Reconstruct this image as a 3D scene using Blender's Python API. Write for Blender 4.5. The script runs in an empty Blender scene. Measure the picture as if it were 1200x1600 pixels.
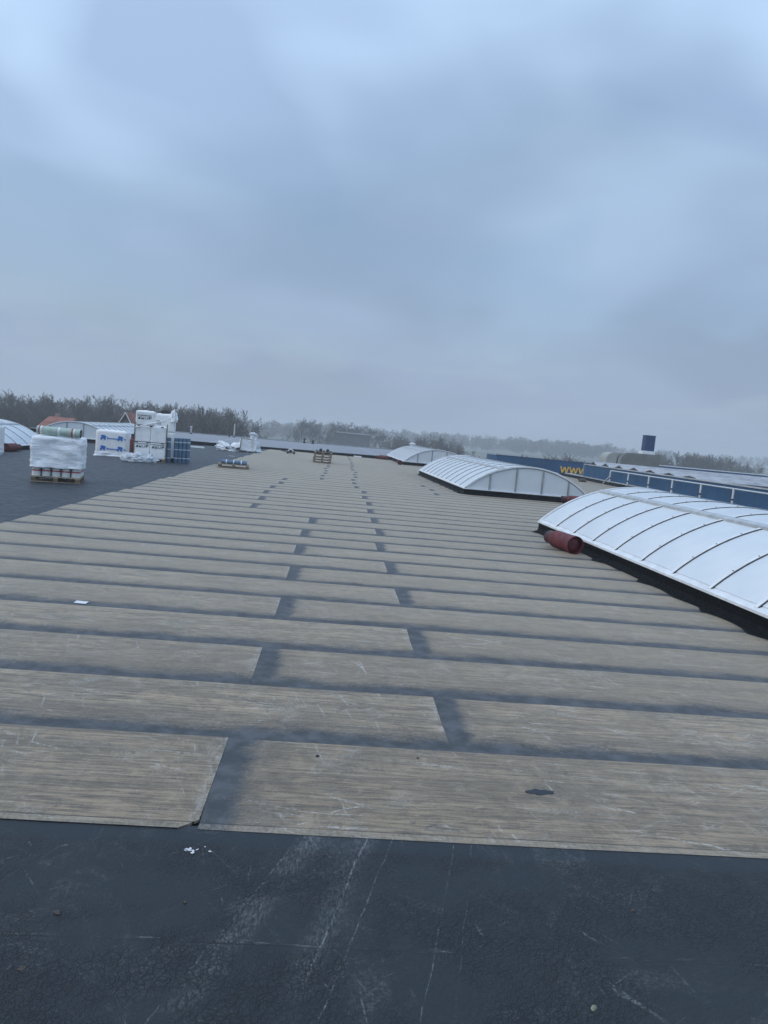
import bpy, bmesh, math, random
from mathutils import Vector, Matrix, noise
R = math.radians
S = bpy.context.scene
COL = S.collection
rnd = random.Random(7)

# ------------------------------------------------------------------ camera
cam_d = bpy.data.cameras.new('camera')
cam = bpy.data.objects.new('camera', cam_d); COL.objects.link(cam)
cam_d.sensor_fit = 'VERTICAL'; cam_d.sensor_height = 36.0
cam_d.lens = 36.0*1130/1600
cam_d.clip_start = 0.05; cam_d.clip_end = 12000
cr, cu, cb = (0.993745, -0.063188, 0.092079), (-0.084614, 0.112066, 0.990092), (-0.07288, -0.99169, 0.106019)
cam.matrix_world = Matrix(((cr[0], cu[0], cb[0], 0), (cr[1], cu[1], cb[1], 0), (cr[2], cu[2], cb[2], 1.85), (0, 0, 0, 1)))
S.camera = cam

# ------------------------------------------------------------------ sky
SUN_EL, SUN_AZ = 38.0, -108.0          # behind cloud, from the left
W = bpy.data.worlds.new('World'); S.world = W; W.use_nodes = True
nt = W.node_tree; nt.nodes.clear()
def N(t, typ, **kw):
    n = t.nodes.new(typ)
    for k, v in kw.items(): setattr(n, k, v)
    return n
out = N(nt, 'ShaderNodeOutputWorld')
tc = N(nt, 'ShaderNodeTexCoord'); sep = N(nt, 'ShaderNodeSeparateXYZ')
nt.links.new(tc.outputs['Generated'], sep.inputs[0])
def WM(op, a, b=None, c=None):
    n = N(nt, 'ShaderNodeMath', operation=op)
    for i, v in enumerate((a, b, c)):
        if v is None: continue
        if isinstance(v, (int, float)): n.inputs[i].default_value = v
        else: nt.links.new(v, n.inputs[i])
    return n.outputs[0]
def WR(fac, stops):
    r = N(nt, 'ShaderNodeValToRGB'); nt.links.new(fac, r.inputs[0])
    r.color_ramp.interpolation = 'EASE'
    while len(r.color_ramp.elements) < len(stops): r.color_ramp.elements.new(0.5)
    for e, (p, c) in zip(r.color_ramp.elements, stops): e.position = p; e.color = (*c, 1)
    return r.outputs[0]
zc = WM('ADD', WM('MAXIMUM', sep.outputs[2], 0.0), 0.22)
comb = N(nt, 'ShaderNodeCombineXYZ')
nt.links.new(WM('DIVIDE', sep.outputs[0], zc), comb.inputs[0])
nt.links.new(WM('DIVIDE', sep.outputs[1], zc), comb.inputs[1])
def WN(scale, detail, off, rough=0.5, dist=0.0):
    mp = N(nt, 'ShaderNodeMapping'); nt.links.new(comb.outputs[0], mp.inputs[0])
    mp.inputs['Location'].default_value = off
    n = N(nt, 'ShaderNodeTexNoise'); nt.links.new(mp.outputs[0], n.inputs['Vector'])
    n.inputs['Scale'].default_value = scale; n.inputs['Detail'].default_value = detail
    n.inputs['Roughness'].default_value = rough; n.inputs['Distortion'].default_value = dist
    return n.outputs['Fac']
c1 = WN(0.85, 2.6, (3.03, 1.80, 3.99), 0.42, 0.4)
c2 = WN(1.5, 2.6, (5.33, 16.78, 2.24), 0.45, 0.3)
sky = N(nt, 'ShaderNodeTexSky', sky_type='NISHITA')
sky.sun_disc = False; sky.sun_elevation = R(SUN_EL); sky.sun_rotation = R(SUN_AZ)
sky.air_density = 1.0; sky.dust_density = 2.0; sky.ozone_density = 2.0
bg1 = N(nt, 'ShaderNodeBackground'); nt.links.new(sky.outputs[0], bg1.inputs[0]); bg1.inputs[1].default_value = 0.15
# cloud deck: grey-violet base with paler and bluer areas, a little brighter overhead (overcast luminance)
cloudcol = WR(c1, [(0.32, (0.262, 0.368, 0.520)), (0.50, (0.340, 0.468, 0.650)), (0.67, (0.420, 0.570, 0.785))])
el = WM('MAXIMUM', sep.outputs[2], 0.0)
gain = WM('ADD', 0.93, WM('MULTIPLY', WM('POWER', el, 1.3), 1.25))
vm = N(nt, 'ShaderNodeVectorMath', operation='SCALE'); nt.links.new(cloudcol, vm.inputs[0]); nt.links.new(gain, vm.inputs['Scale'])
# low haze near the horizon, paler and more violet
hz = N(nt, 'ShaderNodeMapRange', clamp=True); nt.links.new(sep.outputs[2], hz.inputs[0])
hz.inputs[1].default_value = -0.02; hz.inputs[2].default_value = 0.22; hz.inputs[3].default_value = 0.85; hz.inputs[4].default_value = 0.0
mxh = N(nt, 'ShaderNodeMix', data_type='RGBA'); nt.links.new(hz.outputs[0], mxh.inputs[0])
nt.links.new(vm.outputs[0], mxh.inputs[6]); mxh.inputs[7].default_value = (0.355, 0.420, 0.550, 1)
bg2 = N(nt, 'ShaderNodeBackground'); nt.links.new(mxh.outputs[2], bg2.inputs[0]); bg2.inputs[1].default_value = 1.0
cov = N(nt, 'ShaderNodeMapRange', clamp=True); nt.links.new(c2, cov.inputs[0])
cov.inputs[1].default_value = 0.46; cov.inputs[2].default_value = 0.62; cov.inputs[3].default_value = 1.0; cov.inputs[4].default_value = 0.55
mixs = N(nt, 'ShaderNodeMixShader'); nt.links.new(WM('MAXIMUM', cov.outputs[0], WM('MULTIPLY', hz.outputs[0], 1.6)), mixs.inputs[0])
nt.links.new(bg1.outputs[0], mixs.inputs[1]); nt.links.new(bg2.outputs[0], mixs.inputs[2])
nt.links.new(mixs.outputs[0], out.inputs[0])

# ------------------------------------------------------------------ sun behind the cloud
sd = bpy.data.lights.new('sun', 'SUN'); sd.energy = 1.1; sd.angle = R(40); sd.color = (1.0, 0.93, 0.84)
so = bpy.data.objects.new('sun', sd); COL.objects.link(so)
a = R(SUN_AZ); e = R(SUN_EL)
sdir = Vector((math.sin(a)*math.cos(e), math.cos(a)*math.cos(e), math.sin(e)))
so.rotation_euler = sdir.to_track_quat('Z', 'Y').to_euler()

# ------------------------------------------------------------------ exposure, render settings
S.view_settings.view_transform = 'Standard'; S.view_settings.look = 'None'
S.view_settings.exposure = 0.0; S.view_settings.gamma = 1.0; S.view_settings.use_curve_mapping = False
S.cycles.volume_bounces = 1; S.cycles.max_bounces = 8; S.cycles.transparent_max_bounces = 12
S.cycles.use_denoising = True

# ------------------------------------------------------------------ material helpers
class Mat:
    def __init__(s, name, rough=0.7):
        s.m = bpy.data.materials.new(name); s.m.use_nodes = True
        s.t = s.m.node_tree; s.b = s.t.nodes['Principled BSDF']; s.b.inputs['Roughness'].default_value = rough
        s.out = s.t.nodes['Material Output']
        s._tc = None
    def n(s, typ, **kw): return N(s.t, typ, **kw)
    def link(s, a, b): s.t.links.new(a, b)
    def val(s, sock, v):
        if isinstance(v, (int, float)): sock.default_value = v
        elif isinstance(v, tuple): sock.default_value = (*v, 1) if len(v) == 3 and sock.type == 'RGBA' else v
        else: s.link(v, sock)
    def tc(s, what='Object'):
        if s._tc is None: s._tc = s.n('ShaderNodeTexCoord')
        return s._tc.outputs[what]
    def uv(s, name):
        u = s.n('ShaderNodeUVMap'); u.uv_map = name; return u.outputs[0]
    def geo(s): return s.n('ShaderNodeNewGeometry').outputs['Position']
    def rand(s): return s.n('ShaderNodeObjectInfo').outputs['Random']
    def math(s, op, a, b=None, c=None, clamp=False):
        n = s.n('ShaderNodeMath', operation=op); n.use_clamp = clamp
        for i, v in enumerate((a, b, c)):
            if v is not None: s.val(n.inputs[i], v)
        return n.outputs[0]
    def map(s, vec, scale=(1, 1, 1), loc=(0, 0, 0), rot=(0, 0, 0)):
        m = s.n('ShaderNodeMapping'); s.link(vec, m.inputs[0])
        for k, v in (('Scale', scale), ('Location', loc), ('Rotation', rot)):
            if isinstance(v, tuple): m.inputs[k].default_value = v
            else: s.link(v, m.inputs[k])
        return m.outputs[0]
    def noise(s, vec, scale=5, detail=3, rough=0.5, dist=0.0):
        n = s.n('ShaderNodeTexNoise'); s.link(vec, n.inputs['Vector'])
        for k, v in (('Scale', scale), ('Detail', detail), ('Roughness', rough), ('Distortion', dist)): n.inputs[k].default_value = v
        return n.outputs['Fac']
    def vor(s, vec, scale, feature='DISTANCE_TO_EDGE'):
        n = s.n('ShaderNodeTexVoronoi', feature=feature); s.link(vec, n.inputs['Vector']); n.inputs['Scale'].default_value = scale
        return n.outputs['Distance']
    def ramp(s, f, lo, hi, a=0.0, b=1.0, smooth=True):
        n = s.n('ShaderNodeMapRange', clamp=True)
        if smooth: n.interpolation_type = 'SMOOTHSTEP'
        s.val(n.inputs[0], f); s.val(n.inputs[1], lo); s.val(n.inputs[2], hi); s.val(n.inputs[3], a); s.val(n.inputs[4], b)
        return n.outputs[0]
    def mix(s, f, a, b):
        n = s.n('ShaderNodeMix', data_type='RGBA'); s.val(n.inputs[0], f); s.val(n.inputs[6], a); s.val(n.inputs[7], b)
        return n.outputs[2]
    def sep(s, v):
        n = s.n('ShaderNodeSeparateXYZ'); s.link(v, n.inputs[0]); return n.outputs
    def add(s, a, b):
        n = s.n('ShaderNodeVectorMath', operation='ADD'); s.val(n.inputs[0], a); s.val(n.inputs[1], b); return n.outputs[0]
    def comb(s, x, y, z):
        n = s.n('ShaderNodeCombineXYZ')
        for i, v in enumerate((x, y, z)): s.val(n.inputs[i], v)
        return n.outputs[0]
    def bump(s, h, dist=0.01, strength=1.0):
        n = s.n('ShaderNodeBump'); s.link(h, n.inputs['Height']); n.inputs['Distance'].default_value = dist
        n.inputs['Strength'].default_value = strength; s.link(n.outputs[0], s.b.inputs['Normal'])
    def col(s, c): s.val(s.b.inputs['Base Color'], c)
    def rough(s, r): s.val(s.b.inputs['Roughness'], r)

M = {}
def plain(name, c, rough=0.6, var=0.12, scale=6.0, metal=0.0, bump=0.0, bscale=40):
    """painted / moulded surface with slight mottling and dirt"""
    m = Mat(name, rough)
    p = m.tc('Object')
    f = m.noise(p, scale, 4, 0.6)
    dk = tuple(x*(1-2*var) for x in c); lt = tuple(min(1, x*(1+var)) for x in c)
    m.col(m.mix(m.ramp(f, 0.3, 0.7), dk, lt))
    m.rough(m.ramp(m.noise(p, scale*2.3, 3), 0.3, 0.7, rough*0.85, min(1, rough*1.15)))
    m.b.inputs['Metallic'].default_value = metal
    if bump: m.bump(m.noise(p, bscale, 3), bump)
    M[name] = m.m
    return m

# brown-grey torched membrane sheets (uv 'UVMap' in metres from near-left corner, 'UVEnd' x = metres to right end)
def sheet_material():
    m = Mat('membrane_brown', 0.85)
    uv = m.uv('UVMap'); ue = m.uv('UVEnd'); r = m.rand()
    s = m.sep(uv); s2 = m.sep(ue)
    off = m.comb(m.math('MULTIPLY', r, 71.0), m.math('MULTIPLY', r, 37.0), 0.0)
    P = m.add(uv, off)
    fibre = m.noise(m.map(P, (2.6, 44, 1)), 1.0, 6, 0.72, 0.5)
    fibre2 = m.noise(m.map(P, (6.0, 130, 1)), 1.0, 4, 0.6)
    blotch = m.noise(P, 1.6, 4, 0.6)
    grain = m.noise(P, 160, 3, 0.7)
    weave = m.noise(m.map(P, (85, 9, 1)), 1.0, 3, 0.6)
    c = m.mix(m.ramp(fibre, 0.38, 0.62), (0.062, 0.045, 0.029), (0.395, 0.290, 0.185))
    c = m.mix(m.ramp(fibre2, 0.46, 0.66, 0, 0.65), c, (0.46, 0.35, 0.225))
    c = m.mix(m.ramp(blotch, 0.46, 0.64, 0, 0.45), c, (0.130, 0.102, 0.072))
    c = m.mix(m.ramp(weave, 0.45, 0.75, 0, 0.28), c, (0.40, 0.335, 0.25))
    c = m.mix(m.ramp(grain, 0.45, 0.8, 0, 0.5), c, (0.10, 0.09, 0.078))
    band = m.noise(m.map(P, (0.5, 9, 1)), 1.0, 4, 0.6, 0.6)
    c = m.mix(m.ramp(band, 0.46, 0.62, 0, 0.60), c, (0.100, 0.079, 0.055))
    streak = m.math('MULTIPLY', m.ramp(m.noise(m.map(P, (1.3, 70, 1), (4.4, 2.2, 0)), 1.0, 4, 0.6, 0.4), 0.60, 0.68), m.ramp(m.noise(P, 1.9, 2), 0.45, 0.6, 0.0, 0.75))
    c = m.mix(streak, c, (0.055, 0.048, 0.040))
    pale = m.math('MULTIPLY', m.ramp(m.noise(P, 3.2, 5, 0.7, 0.5), 0.52, 0.66), m.ramp(m.noise(P, 70, 3, 0.7), 0.4, 0.62, 0.0, 0.55))
    c = m.mix(pale, c, (0.46, 0.44, 0.40))
    # whole sheets differ a little
    c = m.mix(m.math('MULTIPLY', r, 0.45), c, (0.150, 0.115, 0.078))
    # pale scuffs and drag marks
    sc = None
    for k, (rot, sx, sy, th) in enumerate([(0.35, 2.2, 21, .675), (-0.5, 2.8, 26, .69), (1.3, 2.2, 22, .69), (0.05, 1.4, 30, .68)]):
        q = m.map(m.map(P, (1, 1, 1), (0, 0, 0), (0, 0, rot)), (sx, sy, 1), (k*13.1, k*7.7, 0))
        f = m.ramp(m.noise(q, 1.0, 4, 0.55, 1.3), th-0.07, th+0.02)
        sc = f if sc is None else m.math('MAXIMUM', sc, f)
    patch = m.ramp(m.noise(m.add(P, (3.3, 9.1, 0.0)), 1.6, 3), 0.44, 0.56)
    broken = m.ramp(m.noise(P, 45, 3, 0.7), 0.38, 0.58)
    sc = m.math('MULTIPLY', m.math('MULTIPLY', sc, patch), m.math("MULTIPLY", broken, 0.72))
    c = m.mix(sc, c, (0.55, 0.54, 0.51))
    # bare pale edge where the sheet end was trimmed
    endl = m.math('MULTIPLY', m.ramp(s2[0], 0.012, 0.075, 1, 0), m.ramp(m.noise(m.map(P, (34, 12, 1)), 1.0, 4, 0.7), 0.44, 0.64, 0.0, 0.55))
    c = m.mix(endl, c, (0.45, 0.43, 0.40))
    mott = m.noise(P, 8.0, 6, 0.72, 0.9)
    c = m.mix(m.ramp(mott, 0.50, 0.66, 0, 0.50), c, (0.085, 0.066, 0.045))
    c = m.mix(m.ramp(mott, 0.46, 0.34, 0, 0.35), c, (0.42, 0.325, 0.22))
    grime = m.math('MULTIPLY', m.ramp(m.noise(P, 11, 5, 0.7, 0.7), 0.57, 0.70), m.ramp(m.noise(P, 1.4, 2), 0.42, 0.62, 0.0, 0.7))
    c = m.mix(grime, c, (0.055, 0.050, 0.043))
    spk = m.math('MULTIPLY', m.ramp(m.noise(P, 95, 2, 0.6), 0.66, 0.74), m.ramp(m.noise(P, 6, 3), 0.45, 0.6, 0.1, 0.7))
    c = m.mix(spk, c, (0.50, 0.49, 0.46))
    # torch-blackened lap along the near edge and the left end, with a ragged soft border
    wob = m.math('MULTIPLY', m.math('SUBTRACT', m.noise(m.map(P, (2.2, 5, 1)), 1.0, 5, 0.65), 0.5), 0.34)
    fr = m.math('MULTIPLY', m.math('SUBTRACT', m.noise(m.map(P, (38, 55, 1)), 1.0, 4, 0.75), 0.5), 0.22)
    w = m.math('ADD', wob, fr)
    mv = m.ramp(m.math('ADD', s[1], w), 0.10, 0.27, 1, 0)
    mu = m.ramp(m.math('ADD', s[0], m.math('MULTIPLY', w, 0.6)), 0.11, 0.21, 1, 0)
    lap = m.math('MAXIMUM', mv, mu)
    stain = m.math('MAXIMUM', m.ramp(m.math('ADD', s[1], m.math('MULTIPLY', w, 1.6)), 0.14, 0.50, 1, 0), m.ramp(m.math('ADD', s[0], m.math('MULTIPLY', w, 1.6)), 0.12, 0.42, 1, 0))
    c = m.mix(m.math('MULTIPLY', stain, m.ramp(m.noise(P, 30, 4, 0.7), 0.30, 0.62, 0.15, 0.62)), c, (0.070, 0.056, 0.042))
    dk = m.mix(m.ramp(m.noise(P, 7, 4, 0.6), 0.35, 0.7), (0.040, 0.042, 0.045), (0.090, 0.093, 0.097))
    dust = m.math('MULTIPLY', m.ramp(m.noise(m.map(P, (22, 22, 1)), 1.0, 4, 0.7, 0.8), 0.60, 0.72), 0.30)
    dk = m.mix(dust, dk, (0.22, 0.22, 0.22))
    c = m.mix(lap, c, dk)
    vb = m.math('SUBTRACT', s[1], 5.0)
    onb = m.math('GREATER_THAN', s[1], 4.5)
    bead = m.math('MULTIPLY', m.ramp(m.math('ADD', vb, m.math('MULTIPLY', fr, 0.06)), 0.046, 0.052, 1, 0), onb)
    c = m.mix(m.math('MULTIPLY', bead, m.ramp(m.noise(m.map(P, (60, 30, 1), (0, 0, 0), (0, 0, 0.6)), 1.0, 3), 0.35, 0.65, 0.08, 0.42)), c, (0.36, 0.31, 0.24))
    crease = m.math('MULTIPLY', m.math('MULTIPLY', m.ramp(m.math('ABSOLUTE', m.math('SUBTRACT', vb, 0.055)), 0.002, 0.006, 1, 0), onb), m.ramp(m.noise(m.map(P, (3, 1, 1)), 1.0, 3), 0.35, 0.5, 0.2, 0.85))
    c = m.mix(crease, c, (0.03, 0.027, 0.024))
    c = m.mix(m.math('MULTIPLY', m.ramp(vb, 0.0005, 0.003, 1, 0), onb), c, (0.012, 0.012, 0.013))  # front face coloured near-black as the shadow line under the sheet edge
    m.col(c)
    m.rough(m.mix(lap, (0.50, 0.50, 0.50), (0.55, 0.55, 0.55)))
    m.val(m.b.inputs['Sheen Weight'], m.math('MULTIPLY', m.math('SUBTRACT', 1.0, lap), 0.9)); m.b.inputs['Sheen Roughness'].default_value = 0.28
    m.b.inputs['Sheen Tint'].default_value = (1.0, 0.88, 0.70, 1)
    h = m.math('ADD', m.math('MULTIPLY', fibre2, 0.5), m.math('ADD', m.math('MULTIPLY', grain, 0.4), m.math('MULTIPLY', fibre, 0.5)))
    h = m.math('MULTIPLY', h, m.math('SUBTRACT', 1.15, lap))
    swell = m.math('MULTIPLY', m.noise(P, 3.0, 3), 2.2)
    m.bump(m.math('ADD', h, swell), 0.004)
    M['sheet'] = m.m
sheet_material()

# old crazed bitumen
def bitumen_material(name, cracks=True, base=(0.026, 0.030, 0.036), lines=False):
    m = Mat(name, 0.6)
    P = m.geo()
    warp = m.n('ShaderNodeTexNoise'); m.link(P, warp.inputs['Vector']); warp.inputs['Scale'].default_value = 14; warp.inputs['Detail'].default_value = 3
    sv = m.n('ShaderNodeVectorMath', operation='SCALE'); m.link(warp.outputs['Color'], sv.inputs[0]); sv.inputs['Scale'].default_value = 0.035
    Q = m.add(P, sv.outputs[0])
    big = m.noise(P, 0.55, 4, 0.6)
    mid = m.noise(P, 5.0, 5, 0.65)
    fine = m.noise(P, 240, 3, 0.75)
    b2 = tuple(x*1.75 for x in base)
    c = m.mix(m.ramp(mid, 0.35, 0.68), base, b2)
    c = m.mix(m.ramp(big, 0.38, 0.66, 0, 0.5), c, tuple(x*1.5 for x in base))
    c = m.mix(m.ramp(fine, 0.52, 0.80, 0, 0.30), c, (0.060, 0.068, 0.080))
    # dust clouds and scuffs
    dz = m.math('MULTIPLY', m.ramp(m.noise(P, 2.6, 5, 0.70, 0.8), 0.50, 0.68), m.ramp(m.noise(P, 85, 4, 0.78), 0.44, 0.62))
    c = m.mix(m.math('MULTIPLY', dz, 0.40), c, (0.19, 0.19, 0.19))
    sc = None
    for k, (rot, sx, sy, th) in enumerate([(0.9, 2.6, 34, .68), (-0.6, 3.0, 30, .69), (1.35, 2.2, 30, .685), (-1.1, 2.6, 36, .695)]):
        q = m.map(m.map(P, (1, 1, 1), (0, 0, 0), (0, 0, rot)), (sx, sy, 1), (k*5.1, k*9.7, 0))
        f = m.ramp(m.noise(q, 1.0, 4, 0.55, 1.1), th-0.04, th+0.05)
        sc = f if sc is None else m.math('MAXIMUM', sc, f)
    msk = m.ramp(m.noise(P, 1.3, 2), 0.46, 0.60)
    br = m.ramp(m.noise(P, 75, 3, 0.7), 0.38, 0.60)
    sc = m.math('MULTIPLY', m.math('MULTIPLY', sc, msk), m.math('MULTIPLY', br, 0.45))
    c = m.mix(sc, c, (0.32, 0.32, 0.315))
    if lines:   # drag tracks worn into the old sheet
        s = m.sep(P)
        for (x0, k, wd, st) in [(0.185, 0.268, 0.0035, 0.55), (0.295, 0.300, 0.0025, 0.40), (-0.16, 0.39, 0.003, 0.30), (0.60, 0.27, 0.002, 0.35), (0.69, 0.24, 0.002, 0.22), (-0.10, 0.39, 0.045, 0.22), (0.17, 0.27, 0.05, 0.14)]:
            d = m.math('SUBTRACT', s[0], m.math('ADD', x0 - k*2.75, m.math('MULTIPLY', s[1], k)))
            d = m.math('ADD', d, m.math('MULTIPLY', m.math('SUBTRACT', m.noise(P, 4, 2), 0.5), 0.035))
            ln = m.ramp(m.math('ABSOLUTE', d), wd*0.3, wd*1.8, 1, 0)
            br2 = m.ramp(m.noise(m.map(P, (90, 25, 1)), 1.0, 4, 0.75), 0.42, 0.62)
            on = m.ramp(m.noise(m.map(P, (0.6, 2.6, 1), (x0*17, 0, 0)), 1.0, 2), 0.36, 0.52)
            c = m.mix(m.math('MULTIPLY', m.math('MULTIPLY', ln, on), m.math('MULTIPLY', br2, st)), c, (0.40, 0.40, 0.39))
    h = m.math('MULTIPLY', fine, 0.35)
    h = m.math('ADD', h, m.math('MULTIPLY', mid, 1.2))
    if cracks:
        on = m.ramp(m.noise(P, 1.7, 3, 0.6), 0.40, 0.58)
        e1 = m.vor(Q, 38); e2 = m.vor(Q, 74)
        k1 = m.ramp(e1, 0.012, 0.085, 1, 0)
        k2 = m.math('MULTIPLY', m.ramp(e2, 0.015, 0.11, 1, 0), 0.60)
        brk = m.ramp(m.noise(P, 26, 3, 0.6), 0.30, 0.48)
        near_edge = m.ramp(m.sep(P)[1], 2.98, 3.07, 1, 0)
        k = m.math('MULTIPLY', m.math('MAXIMUM', m.math('MULTIPLY', k1, brk), k2), m.math('MULTIPLY', near_edge, m.math('ADD', 0.25, m.math('MULTIPLY', on, 0.75))))
        if True:
            sv_ = m.sep(m.uv('UVMap'))[1]
            seam = m.ramp(m.math('ADD', sv_, m.math('MULTIPLY', m.math('SUBTRACT', m.noise(P, 8, 4, 0.7), 0.5), 0.012)), 0.004, 0.012, 1, 0)
            c = m.mix(m.math('MULTIPLY', seam, 0.9), c, (0.003, 0.004, 0.006))
            ed = m.math('MULTIPLY', m.ramp(m.math('ABSOLUTE', m.math('SUBTRACT', sv_, 0.018)), 0.002, 0.016, 1, 0), m.ramp(m.noise(m.map(P, (5, 60, 1)), 1.0, 5, 0.75), 0.54, 0.68, 0, 0.6))
            c = m.mix(ed, c, (0.34, 0.34, 0.33))
        c = m.mix(m.math('MULTIPLY', k, 0.92), c, (0.003, 0.0045, 0.0065))
        h = m.math('SUBTRACT', h, m.math('MULTIPLY', k, 1.0))
    m.col(c)
    m.rough(m.ramp(mid, 0.3, 0.7, 0.46, 0.66))
    m.bump(h, 0.004)
    M[name] = m.m
bitumen_material('bitumen_old', True, (0.0098, 0.0135, 0.0172), True)
bitumen_material('bitumen', False, (0.013, 0.0175, 0.023))
bitumen_material('bitumen_far', False, (0.17, 0.175, 0.19))
plain('flashing', (0.0035, 0.004, 0.005), 0.75, 0.2, 9, bump=0.006, bscale=12)

M['flashing'].node_tree.nodes['Principled BSDF'].inputs['Specular IOR Level'].default_value = 0.15
# opal polycarbonate
m = Mat('opal', 0.32)
p = m.tc('Object'); f = m.noise(p, 1.3, 4, 0.6)
m.col(m.mix(m.ramp(f, 0.3, 0.7), (0.75, 0.80, 0.84), (0.83, 0.87, 0.89)))
m.b.inputs['Subsurface Weight'].default_value = 0.0
m.bump(m.noise(m.map(p, (1.0, 2.0, 1)), 1.3, 2), 0.012, 0.5)
tr = m.n('ShaderNodeBsdfTranslucent'); tr.inputs[0].default_value = (0.78, 0.82, 0.86, 1)
mx = m.n('ShaderNodeMixShader'); mx.inputs[0].default_value = 0.22
m.link(m.b.outputs[0], mx.inputs[1]); m.link(tr.outputs[0], mx.inputs[2]); m.link(mx.outputs[0], m.out.inputs[0])
M['opal'] = m.m
plain('alu', (0.52, 0.54, 0.55), 0.42, 0.10, 5, metal=0.35)
plain('alu_white', (0.74, 0.76, 0.77), 0.45, 0.06, 5)
plain('alu_grey', (0.33, 0.35, 0.36), 0.5, 0.10, 5, metal=0.2)
plain('rubber', (0.035, 0.037, 0.040), 0.7, 0.1)
plain('gas_red', (0.125, 0.016, 0.020), 0.6, 0.22, 7)
plain('gas_dark', (0.055, 0.012, 0.014), 0.5, 0.2, 7)
plain('brass', (0.45, 0.33, 0.12), 0.4, 0.1, 20, metal=0.8)
m = plain('wood', (0.34, 0.275, 0.195), 0.8, 0.2, 3)
m = plain('wood_dark', (0.20, 0.145, 0.09), 0.85, 0.22, 3)
plain('blue_clad', (0.010, 0.072, 0.165), 0.55, 0.07, 0.6)
plain('blue_dark', (0.006, 0.034, 0.12), 0.45, 0.08, 1.2)
plain('yellow', (0.80, 0.46, 0.05), 0.5, 0.08, 4)
plain('coping', (0.40, 0.42, 0.43), 0.5, 0.12, 2)
plain('rail', (0.66, 0.68, 0.69), 0.45, 0.08, 8, metal=0.3)
plain('duct', (0.17, 0.175, 0.155), 0.6, 0.08, 1.5)
plain('duct_light', (0.34, 0.345, 0.32), 0.6, 0.07, 1.5)
plain('fibre_cement', (0.36, 0.37, 0.39), 0.85, 0.16, 1.2)
m = plain('plastic_white', (0.88, 0.90, 0.92), 0.34, 0.04, 3)
_p = m.tc('Object')
_w = m.noise(m.map(_p, (2.2, 2.2, 9), (0, 0, 0), (0.3, 0.5, 0.2)), 1.0, 5, 0.6, 1.6)
_w2 = m.noise(m.map(_p, (7, 7, 2.5), (3, 1, 0), (0.2, -0.5, 0.0)), 1.0, 4, 0.6, 1.2)
m.bump(m.math('ADD', m.math('ABSOLUTE', m.math('SUBTRACT', _w, 0.5)), m.math('MULTIPLY', m.math('ABSOLUTE', m.math('SUBTRACT', _w2, 0.5)), 0.6)), 0.035)
plain('foam_white', (0.86, 0.855, 0.84), 0.55, 0.04, 3)
plain('roll_green', (0.40, 0.50, 0.44), 0.7, 0.08, 8)
plain('roll_pale', (0.66, 0.68, 0.65), 0.65, 0.08, 8)
plain('roll_blue', (0.105, 0.185, 0.275), 0.55, 0.15, 6)
plain('roll_black', (0.02, 0.021, 0.024), 0.7, 0.15, 8)
plain('band_white', (0.75, 0.78, 0.82), 0.5, 0.05)
plain('band_red', (0.42, 0.03, 0.06), 0.55, 0.08)
plain('print_blue', (0.02, 0.16, 0.52), 0.5, 0.06, 9)
plain('print_black', (0.035, 0.037, 0.042), 0.6, 0.1, 9)
plain('paper', (0.72, 0.73, 0.74), 0.6, 0.03)
plain('stone', (0.09, 0.075, 0.06), 0.9, 0.25, 30)
plain('moss', (0.24, 0.25, 0.17), 0.9, 0.25, 30)
plain('tile_orange', (0.27, 0.095, 0.06), 0.8, 0.2, 0.8)
plain('brick', (0.22, 0.15, 0.12), 0.85, 0.15, 1.0)
plain('gable', (0.125, 0.135, 0.125), 0.8, 0.12, 1.0)
plain('render_white', (0.68, 0.68, 0.66), 0.8, 0.06, 1.0)
plain('shed_grey', (0.115, 0.118, 0.12), 0.75, 0.08, 0.4)
plain('window', (0.03, 0.035, 0.04), 0.15, 0.1, 1.0)
plain('facade', (0.30, 0.31, 0.32), 0.7, 0.08, 0.5)
plain('bark', (0.080, 0.073, 0.062), 0.9, 0.25, 2)
plain('twig', (0.125, 0.112, 0.092), 0.9, 0.25, 0.8)
plain('twig_grey', (0.150, 0.140, 0.118), 0.9, 0.25, 0.8)
plain('bush', (0.045, 0.050, 0.035), 0.9, 0.3, 0.8)
# clear-ish plastic film
m = Mat('film', 0.22); p = m.tc('Object')
m.col((0.72, 0.76, 0.80)); m.bump(m.noise(p, 9, 5, 0.65, 0.6), 0.05)
trn = m.n('ShaderNodeBsdfTransparent'); mx = m.n('ShaderNodeMixShader')
m.link(m.ramp(m.noise(p, 5, 4), 0.3, 0.7, 0.55, 0.95), mx.inputs[0]); m.link(trn.outputs[0], mx.inputs[1]); m.link(m.b.outputs[0], mx.inputs[2]); m.link(mx.outputs[0], m.out.inputs[0])
M['film'] = m.m
# land
m = Mat('field', 0.95); P = m.geo()
f = m.noise(m.map(P, (1, 2.6, 1)), 0.006, 3, 0.5); f2 = m.noise(P, 0.05, 4, 0.6)
c = m.mix(m.ramp(f, 0.42, 0.56), (0.075, 0.095, 0.045), (0.115, 0.105, 0.075))
c = m.mix(m.ramp(f2, 0.4, 0.7, 0, 0.5), c, (0.06, 0.07, 0.04)); m.col(c); M['field'] = m.m

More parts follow.
